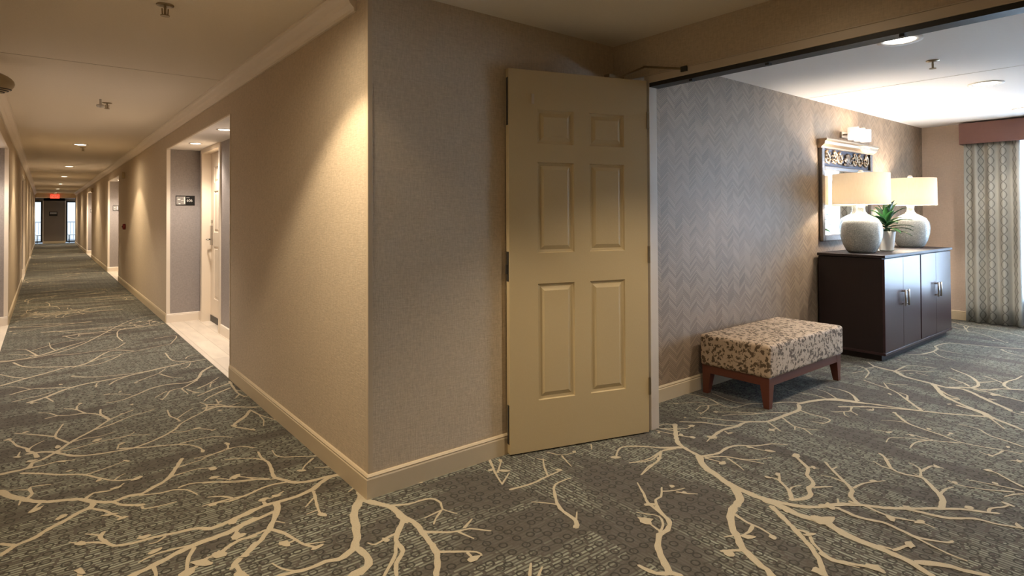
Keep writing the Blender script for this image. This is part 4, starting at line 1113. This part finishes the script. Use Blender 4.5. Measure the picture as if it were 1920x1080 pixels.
for x, y, nm in ((4.13, 1.32, 'recessed lounge ceiling light nearest the dark header'), (6.10, 1.33, 'middle recessed light in the white lounge ceiling'), (7.90, 1.39, 'farthest recessed lounge light towards the valance')):
    o = downlight(x, y, ZC-.006, nm, 'recessed lights in the lounge ceiling', 'lensw', .105, ll); ll = ll or o
rl = None
for x, y, nm in ((1.33, 6.02, 'small downlight nearer the camera in the first door niche'), (1.33, 7.36, 'small downlight nearer the room sign in the first door niche'),
                 (1.33, 15.9, 'small downlight in the second right-hand door niche'), (1.33, 24.5, 'small downlight in the farthest right-hand door niche'), (-.50, 8.6, 'small downlight at the far end of the left door niche'), (-.50, 5.9, 'added unseen downlight at the near end of the left door niche')):  # last one is added, out of view, to brighten the right corridor wall
    o = downlight(x, y, ZR-.004, nm, 'downlights in the door niches', 'lensw', .06, rl); rl = rl or o
    spot((x, y, ZR-.03), 65, 32, NEUT, .5, spill=.6)
def sprinkler(x, y, z, label, first=None):
    if first: return dup(first, (x, y, z), label)
    t = thing('sprinkler', label, 'sprinkler', (x, y, z), 0, 'ceiling sprinklers')
    bm = NB(); lathe(bm, [(.040, 0), (.040, -.004), (.02, -.008), (0, -.008)], n=20, cap=False); obj('escutcheon', bm, M['brass'], t, True)
    bm = NB(); tube(bm, ((0, 0, -.006), (0, 0, -.055)), .006); tube(bm, ((-.014, 0, -.02), (-.012, 0, -.05)), .003); tube(bm, ((.014, 0, -.02), (.012, 0, -.05)), .003); obj('frame', bm, M['brass'], t)
    bm = NB(); lathe(bm, [(0, -.054), (.021, -.054), (.021, -.058), (0, -.058)], n=16, cap=False); obj('deflector', bm, M['brass'], t)
    return t
s0 = sprinkler(.477, 3.42, ZC, 'pendant sprinkler at the top edge of the picture above the corridor')
sprinkler(.462, 6.72, ZC, 'pendant sprinkler in the middle of the corridor ceiling', s0)
sprinkler(4.88, 1.36, ZC-.006, 'sprinkler in the white lounge ceiling between two lights', s0)
sprinkler(.47, 11.3, ZC, 'sprinkler beside the nearest corridor ceiling light', s0)
t = thing('smoke_detector', 'clear and silver detector hanging from the corridor ceiling beside a sprinkler', 'detector', (.40, 6.55, ZC))
bm = NB(); tube(bm, ((0, 0, 0), (0, 0, -.05)), .009); obj('stem', bm, M['steel'], t)
bm = NB(); lathe(bm, [(0, -.045), (.03, -.05), (.034, -.062), (.026, -.074), (0, -.078)], n=20, cap=False); obj('head', bm, M['steel'], t, True)
# wall devices
t = thing('emergency_light', 'beige domed wall device high at the left edge of the picture', 'wall device', (XL+.01, 5.35, 2.22))
bm = NB(); bmesh.ops.create_uvsphere(bm, u_segments=24, v_segments=14, radius=1); bmesh.ops.scale(bm, vec=(.165, .085, .082), verts=bm.verts)
obj('housing', bm, M['beige'], t, True)
bm = NB()
for k in range(3): tube(bm, [(.165*math.cos(a)*math.sqrt(max(0, 1-((.040+k*.011)/.082)**2))*1.0+.001, .085*math.sin(a)*math.sqrt(max(0, 1-((.040+k*.011)/.082)**2)), -.040-k*.011) for a in [(-1+j*.2)*1.3 for j in range(11)]], .0035)
obj('grille', bm, M['dark'], t)
w1 = tag(obj('wall_speaker', (lambda b: (box(b, XR-.05, XR, 12.95, 13.10, 2.00, 2.12), b)[1])(NB()), M['beige'], bevel=.01), 'small beige box high on the right wall before the second niche', 'wall device')
w2 = tag(obj('wall_speaker', (lambda b: (box(b, XR-.05, XR, 21.95, 22.10, 2.04, 2.16), b)[1])(NB()), M['beige'], bevel=.01), 'small beige box high on the right wall before the farthest niche', 'wall device')
t = thing('fire_alarm_pull', 'small dark red call point on the right corridor wall', 'fire alarm', (XR, 12.85, 1.107))
bm = NB(); lathe(bm, [(0, 0), (.055, 0), (.055, .03), (.045, .045), (0, .05)], n=24, cap=False); o = obj('body', bm, M['red'], t, True); o.rotation_euler = (0, -PI/2, 0)
bm = NB(); box(bm, -.056, -.048, -.02, .02, -.012, .012); obj('handle', bm, M['dark'], t)
# ---------------------------------------------------------------- console cabinet
t = thing('cabinet', 'dark espresso four-door console cabinet against the herringbone wall', 'cabinet', (5.71, 1.965, 0))
CW, CD, CH = 1.83, .555, .93
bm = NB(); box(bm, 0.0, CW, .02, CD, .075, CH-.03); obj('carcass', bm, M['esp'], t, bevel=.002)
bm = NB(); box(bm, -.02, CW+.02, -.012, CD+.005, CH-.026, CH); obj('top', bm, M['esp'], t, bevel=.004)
bm = NB(); box(bm, -.004, CW+.004, -.004, CD, .055, .078); obj('base_rail', bm, M['espf'], t, bevel=.003)
bm = NB(); box(bm, .03, CW-.03, .04, CD-.02, 0, .056); obj('plinth', bm, M['esp'], t)
for x0, x1, hs in ((.004, .442, 1), (.446, .893, -1), (.921, 1.353, 1), (1.357, 1.826, -1)):
    bm = NB(); box(bm, x0, x1, 0, .02, .082, CH-.036); d = obj('door', bm, M['espf'], t, bevel=.0015)
    hx = x1-.04 if hs > 0 else x0+.04
    bm = NB(); tube(bm, ((hx, -.032, .455), (hx, -.032, .60)), .0085, 10)
    for zz in (.470, .585): tube(bm, ((hx, 0, zz), (hx, -.034, zz)), .005, 8)
    obj('handle', bm, M['steel'], d, True)
# ---------------------------------------------------------------- ottoman
t = thing('ottoman', 'low rectangular ottoman in leafy cream fabric on dark red wooden legs', 'ottoman', (3.75, 1.985, 0))
OW, OD = 1.10, .50
bm = NB(); box(bm, -.015, OW+.015, -.02, OD+.01, .205, .425)
bmesh.ops.subdivide_edges(bm, edges=bm.edges, cuts=7, use_grid_fill=True)
for v in bm.verts:
    if v.co.z > .4:
        u = (v.co.x+.015)/(OW+.03)*2-1; q = (v.co.y+.02)/(OD+.03)*2-1; v.co.z += .014*(1-u*u)*(1-q*q)
o = obj('cushion', bm, M['floral'], t, True, bevel=.022, seg=4)
bm = NB()
for a in (0, 1):
    y = (-.004, OD-.022)[a]; box(bm, .05, OW-.05, y, y+.026, .150, .208)
    x = (0, OW-.026)[a]; box(bm, x, x+.026, .05, OD-.05, .150, .208)
obj('apron', bm, M['mahog'], t, bevel=.002)
for a in (0, 1):
    for b in (0, 1):
        bm = NB(); x0, x1 = (0, .075) if not a else (OW-.075, OW); y0, y1 = (-.006, .069) if not b else (OD-.075, OD)
        s = .032
        frustum(bm, (x0+(.004 if not a else s), x1-(s if not a else .004), y0+(.004 if not b else s), y1-(s if not b else .004)), (x0, x1, y0, y1), 0, .207)
        obj('leg', bm, M['mahog'], t, bevel=.002)
# ---------------------------------------------------------------- table lamps
def lamp(x, y, label, first=None):
    bl = bpy.data.lights.new('bulb', 'POINT'); bl.energy = 32; bl.color = (1, .88, .74); bl.shadow_soft_size = .05
    bo = bpy.data.objects.new('bulb_light', bl); C.objects.link(bo); bo.location = (x, y, CH+.565)
    if first: return dup(first, (x, y, CH), label)
    t = thing('table_lamp', label, 'lamp', (x, y, CH), 0, 'pair of crackled glass lamps on the cabinet')
    bm = NB(); lathe(bm, [(0, 0), (.105, 0), (.125, .018), (.152, .075), (.172, .15), (.176, .21), (.168, .265), (.140, .310), (.095, .338), (.055, .358), (.038, .380), (.034, .41), (.036, .455), (0, .457)], n=48, cap=False)
    obj('base', bm, M['crackle'], t, True)
    bm = NB(); tube(bm, ((0, 0, .45), (0, 0, .50)), .014, 12); tube(bm, ((0, 0, .50), (0, 0, .735)), .003, 6); obj('socket', bm, M['steel'], t)
    bm = NB(); lathe(bm, [(.240, .450), (.237, .738), (.235, .738), (.238, .450)], n=64, cap=False); bm.verts.index_update()
    obj('shade', bm, M['shade'], t, True)
    bm = NB()
    for k in range(3): tube(bm, ((0, 0, .725), (.236*math.cos(k*2.094), .236*math.sin(k*2.094), .725)), .0025, 6)
    obj('spider', bm, M['steel'], t)
    bm = NB(); lathe(bm, [(0, .73), (.010, .735), (.022, .748), (.024, .760), (.014, .772), (0, .776)], n=20, cap=False); obj('finial', bm, M['white'], t, True)
    bm = NB(); bmesh.ops.create_uvsphere(bm, u_segments=16, v_segments=10, radius=.03); bmesh.ops.translate(bm, vec=(0, 0, .53), verts=bm.verts); obj('bulb', bm, M['lensw'], t, True).visible_shadow = True
    return t
l0 = lamp(6.00, 2.255, 'crackled glass table lamp nearer the camera, before the carved mirror')
lamp(7.30, 2.255, 'crackled glass table lamp farther away, at the right end of the cabinet', l0)
# ---------------------------------------------------------------- potted plant
t = thing('potted_plant', 'small green spiky plant in a white pot between the two lamps', 'plant', (6.40, 2.18, CH))
bm = NB(); lathe(bm, [(0, 0), (.052, 0), (.058, .01), (.076, .185), (.078, .192), (.070, .192), (.066, .17), (0, .17)], n=32, cap=False); obj('pot', bm, M['white'], t, True)
bm = NB(); lathe(bm, [(0, .168), (.066, .168), (.066, .172), (0, .174)], n=20, cap=False); obj('soil', bm, M['soil'], t)
bm = NB(); lathe(bm, [(0, .0), (.085, .0), (.095, .014), (.092, .014), (.083, .004), (0, .004)], n=32, cap=False); obj('saucer', bm, M['clear'], t, True)
bm = NB(); tube(bm, ((0, 0, .16), (.004, 0, .30)), [.010, .006]); obj('stem', bm, M['leaf'], t)
rnd = random.Random(11)
for k in range(30):
    az = k*2.399+rnd.uniform(-.2, .2); f = k/29; Ln = rnd.uniform(.19, .25); el = math.radians(2+76*f**1.5+rnd.uniform(-6, 6)); z0 = .185+.12*f
    bm = NB(); rows = []
    for i in range(7):
        s = i/6; e = el-s*s*.55; r = Ln*s; cx = math.cos(az)*math.cos((el+e)/2)*r; cy = math.sin(az)*math.cos((el+e)/2)*r; cz = z0+math.sin((el+e)/2)*r
        wd = .029*math.sin(PI*min(1, .12+s*.88))**.8+.0008; px, py = -math.sin(az)*wd, math.cos(az)*wd
        rows.append([bm.verts.new((cx-px, cy-py, cz+.005*(1-s))), bm.verts.new((cx, cy, cz-.004)), bm.verts.new((cx+px, cy+py, cz+.005*(1-s)))])
    for a, b in zip(rows, rows[1:]):
        for j in (0, 1): bm.faces.new((a[j], a[j+1], b[j+1], b[j]))
    o = obj('leaf', bm, M['leaf'], t, True); m = o.modifiers.new('s', 'SOLIDIFY'); m.thickness = .0015
# ---------------------------------------------------------------- mirror
t = thing('mirror', 'tall silver framed mirror with carved scroll panel behind the near lamp', 'mirror', (5.79, YL, 1.03))
MW, MH = 1.22, .97; fr = .06
bm = NB(); box(bm, 0, fr, -.035, 0, 0, MH); box(bm, MW-fr, MW, -.035, 0, 0, MH); box(bm, fr, MW-fr, -.035, 0, 0, fr); box(bm, fr, MW-fr, -.035, 0, .685, .725); obj('frame', bm, M['silver'], t, bevel=.008)
bm = NB(); sweep(bm, [(0, .895), (.036, .895), (.045, .91), (.07, .93), (.075, .955), (.09, .965), (.09, .98), (0, .98)], (-.025, 0), (MW+.025, 0), (0, -1)); obj('cornice', bm, M['gold'], t)
bm = NB(); box(bm, fr, MW-fr, -.012, 0, .725, .9); pn = obj('carved_panel', bm, M['silverd'], t)
rnd = random.Random(3)
def scroll(cx, cz, r, sgn, turns=1.6):
    return [(cx+sgn*(r*1.1*(1-i/22*.85))*math.cos(i/22*turns*2*PI+PI*.5), -.018, cz+(r*(1-i/22*.85))*math.sin(i/22*turns*2*PI+PI*.5)) for i in range(23)]
for cx, sg in ((.16, 1), (.30, -1), (.44, 1), (.78, -1), (.92, 1), (1.06, -1)):
    bm = NB(); tube(bm, scroll(cx, .812, .066, sg), [.013-.0003*i for i in range(23)], 7)
    for k in range(6):
        a = k*PI/3+.3; tube(bm, ((cx+.03*math.cos(a), -.018, .812+.03*math.sin(a)), (cx+.075*math.cos(a+.5), -.022, .812+.07*math.sin(a+.5))), [.011, .003], 6)
    obj('scroll', bm, M['gold'], pn, True)
bm = NB()
for k in range(7):
    a = PI*(k/6); tube(bm, ((.61, -.018, .75), (.61+.09*math.cos(a), -.024, .76+.11*math.sin(a))), [.008, .015], 7)
obj('shell', bm, M['silver'], pn, True)
bm = NB(); box(bm, fr-.005, MW-fr+.005, -.016, -.012, fr-.005, .69); obj('glass', bm, M['mirror'], t)
# ---------------------------------------------------------------- vanity sconce
t = thing('wall_light', 'three-shade frosted glass wall light above the carved mirror', 'wall light', (6.45, YL, 2.09))
bm = NB(); box(bm, -.18, .18, -.02, 0, -.03, .03); obj('backplate', bm, M['steel'], t, bevel=.005)
for k in (-1, 0, 1):
    bm = NB(); tube(bm, ((k*.150, -.015, 0), (k*.150, -.10, 0)), .010); a_ = obj('arm', bm, M['steel'], t)
    bm = NB(); lathe(bm, [(.030, -.062), (.050, -.060), (.050, .062), (.046, .062), (.044, -.054), (0, -.054)], k*.150, -.115, 28, cap=False); obj('glass_shade', bm, M['sconce'], t, True)
# ---------------------------------------------------------------- curtains and valance
def drape(name, xc, y0, y1, z0, z1, amp, wl, mat, parent=None, flare=.0):
    bm = NB(); uvl = bm.loops.layers.uv.new('UVMap'); n = int((y1-y0)/.008); rows = 10; grid = []; us = [0]
    f = lambda y: amp*math.sin(2*PI*y/wl)+amp*.35*math.sin(2*PI*y/wl*.53+1.2)
    for i in range(1, n+1):
        ya = y0+(y1-y0)*(i-1)/n; yb = y0+(y1-y0)*i/n; us.append(us[-1]+math.hypot(yb-ya, f(yb)-f(ya)))
    for j in range(rows+1):
        z = z0+(z1-z0)*j/rows; g = 1+flare*(1-j/rows)
        grid.append([bm.verts.new((xc+f(y0+(y1-y0)*i/n)*g+.004*math.sin(j*1.3+i*.02), y0+(y1-y0)*i/n, z)) for i in range(n+1)])
    for j in range(rows):
        for i in range(n):
            fc = bm.faces.new((grid[j][i], grid[j][i+1], grid[j+1][i+1], grid[j+1][i]))
            for lp, (a, b) in zip(fc.loops, ((i, j), (i+1, j), (i+1, j+1), (i, j+1))): lp[uvl].uv = (us[a], z0+(z1-z0)*b/rows)
    o = obj(name, bm, mat, parent, True); m = o.modifiers.new('s', 'SOLIDIFY'); m.thickness = .002; return o
tag(drape('curtain', XE-.105, 1.57, 2.085, .012, 2.20, .030, .125, M['curtain'], None, .25), 'floor-length grey-beige lattice patterned curtain left of the lounge window', 'curtain')
tag(drape('curtain', XE-.105, -2.12, -1.70, .012, 2.20, .030, .125, M['curtain'], None, .25), 'lattice patterned curtain at the far side of the lounge window', 'curtain')
tag(drape('sheer_curtain', XE-.03, -1.72, 1.70, .02, 2.20, .014, .09, M['sheer']), 'thin pale blue-white sheer curtain over the lounge window', 'curtain')
t = thing('valance', 'plum brown fabric box valance over the lounge curtains', 'valance', (XE, 0, 0))
bm = NB(); box(bm, -.190, -.175, -2.16, 2.115, 2.105, 2.345); box(bm, -.175, 0, 2.10, 2.115, 2.105, 2.345); box(bm, -.175, 0, -2.16, -2.145, 2.105, 2.345); box(bm, -.190, 0, -2.16, 2.115, 2.345, 2.352)
obj('board', bm, M['valance'], t, bevel=.003)
bm = NB(); tube(bm, ((-.105, -2.10, 2.235), (-.105, 2.09, 2.235)), .012); obj('rod', bm, M['steel'], t)
# light from the sconce glass
pl_ = bpy.data.lights.new('sconce_bulb', 'POINT'); pl_.energy = 3; pl_.color = (1, .84, .66); pl_.shadow_soft_size = .06
po = bpy.data.objects.new('sconce_bulb', pl_); C.objects.link(po); po.location = (6.45, YL-.22, 2.20)
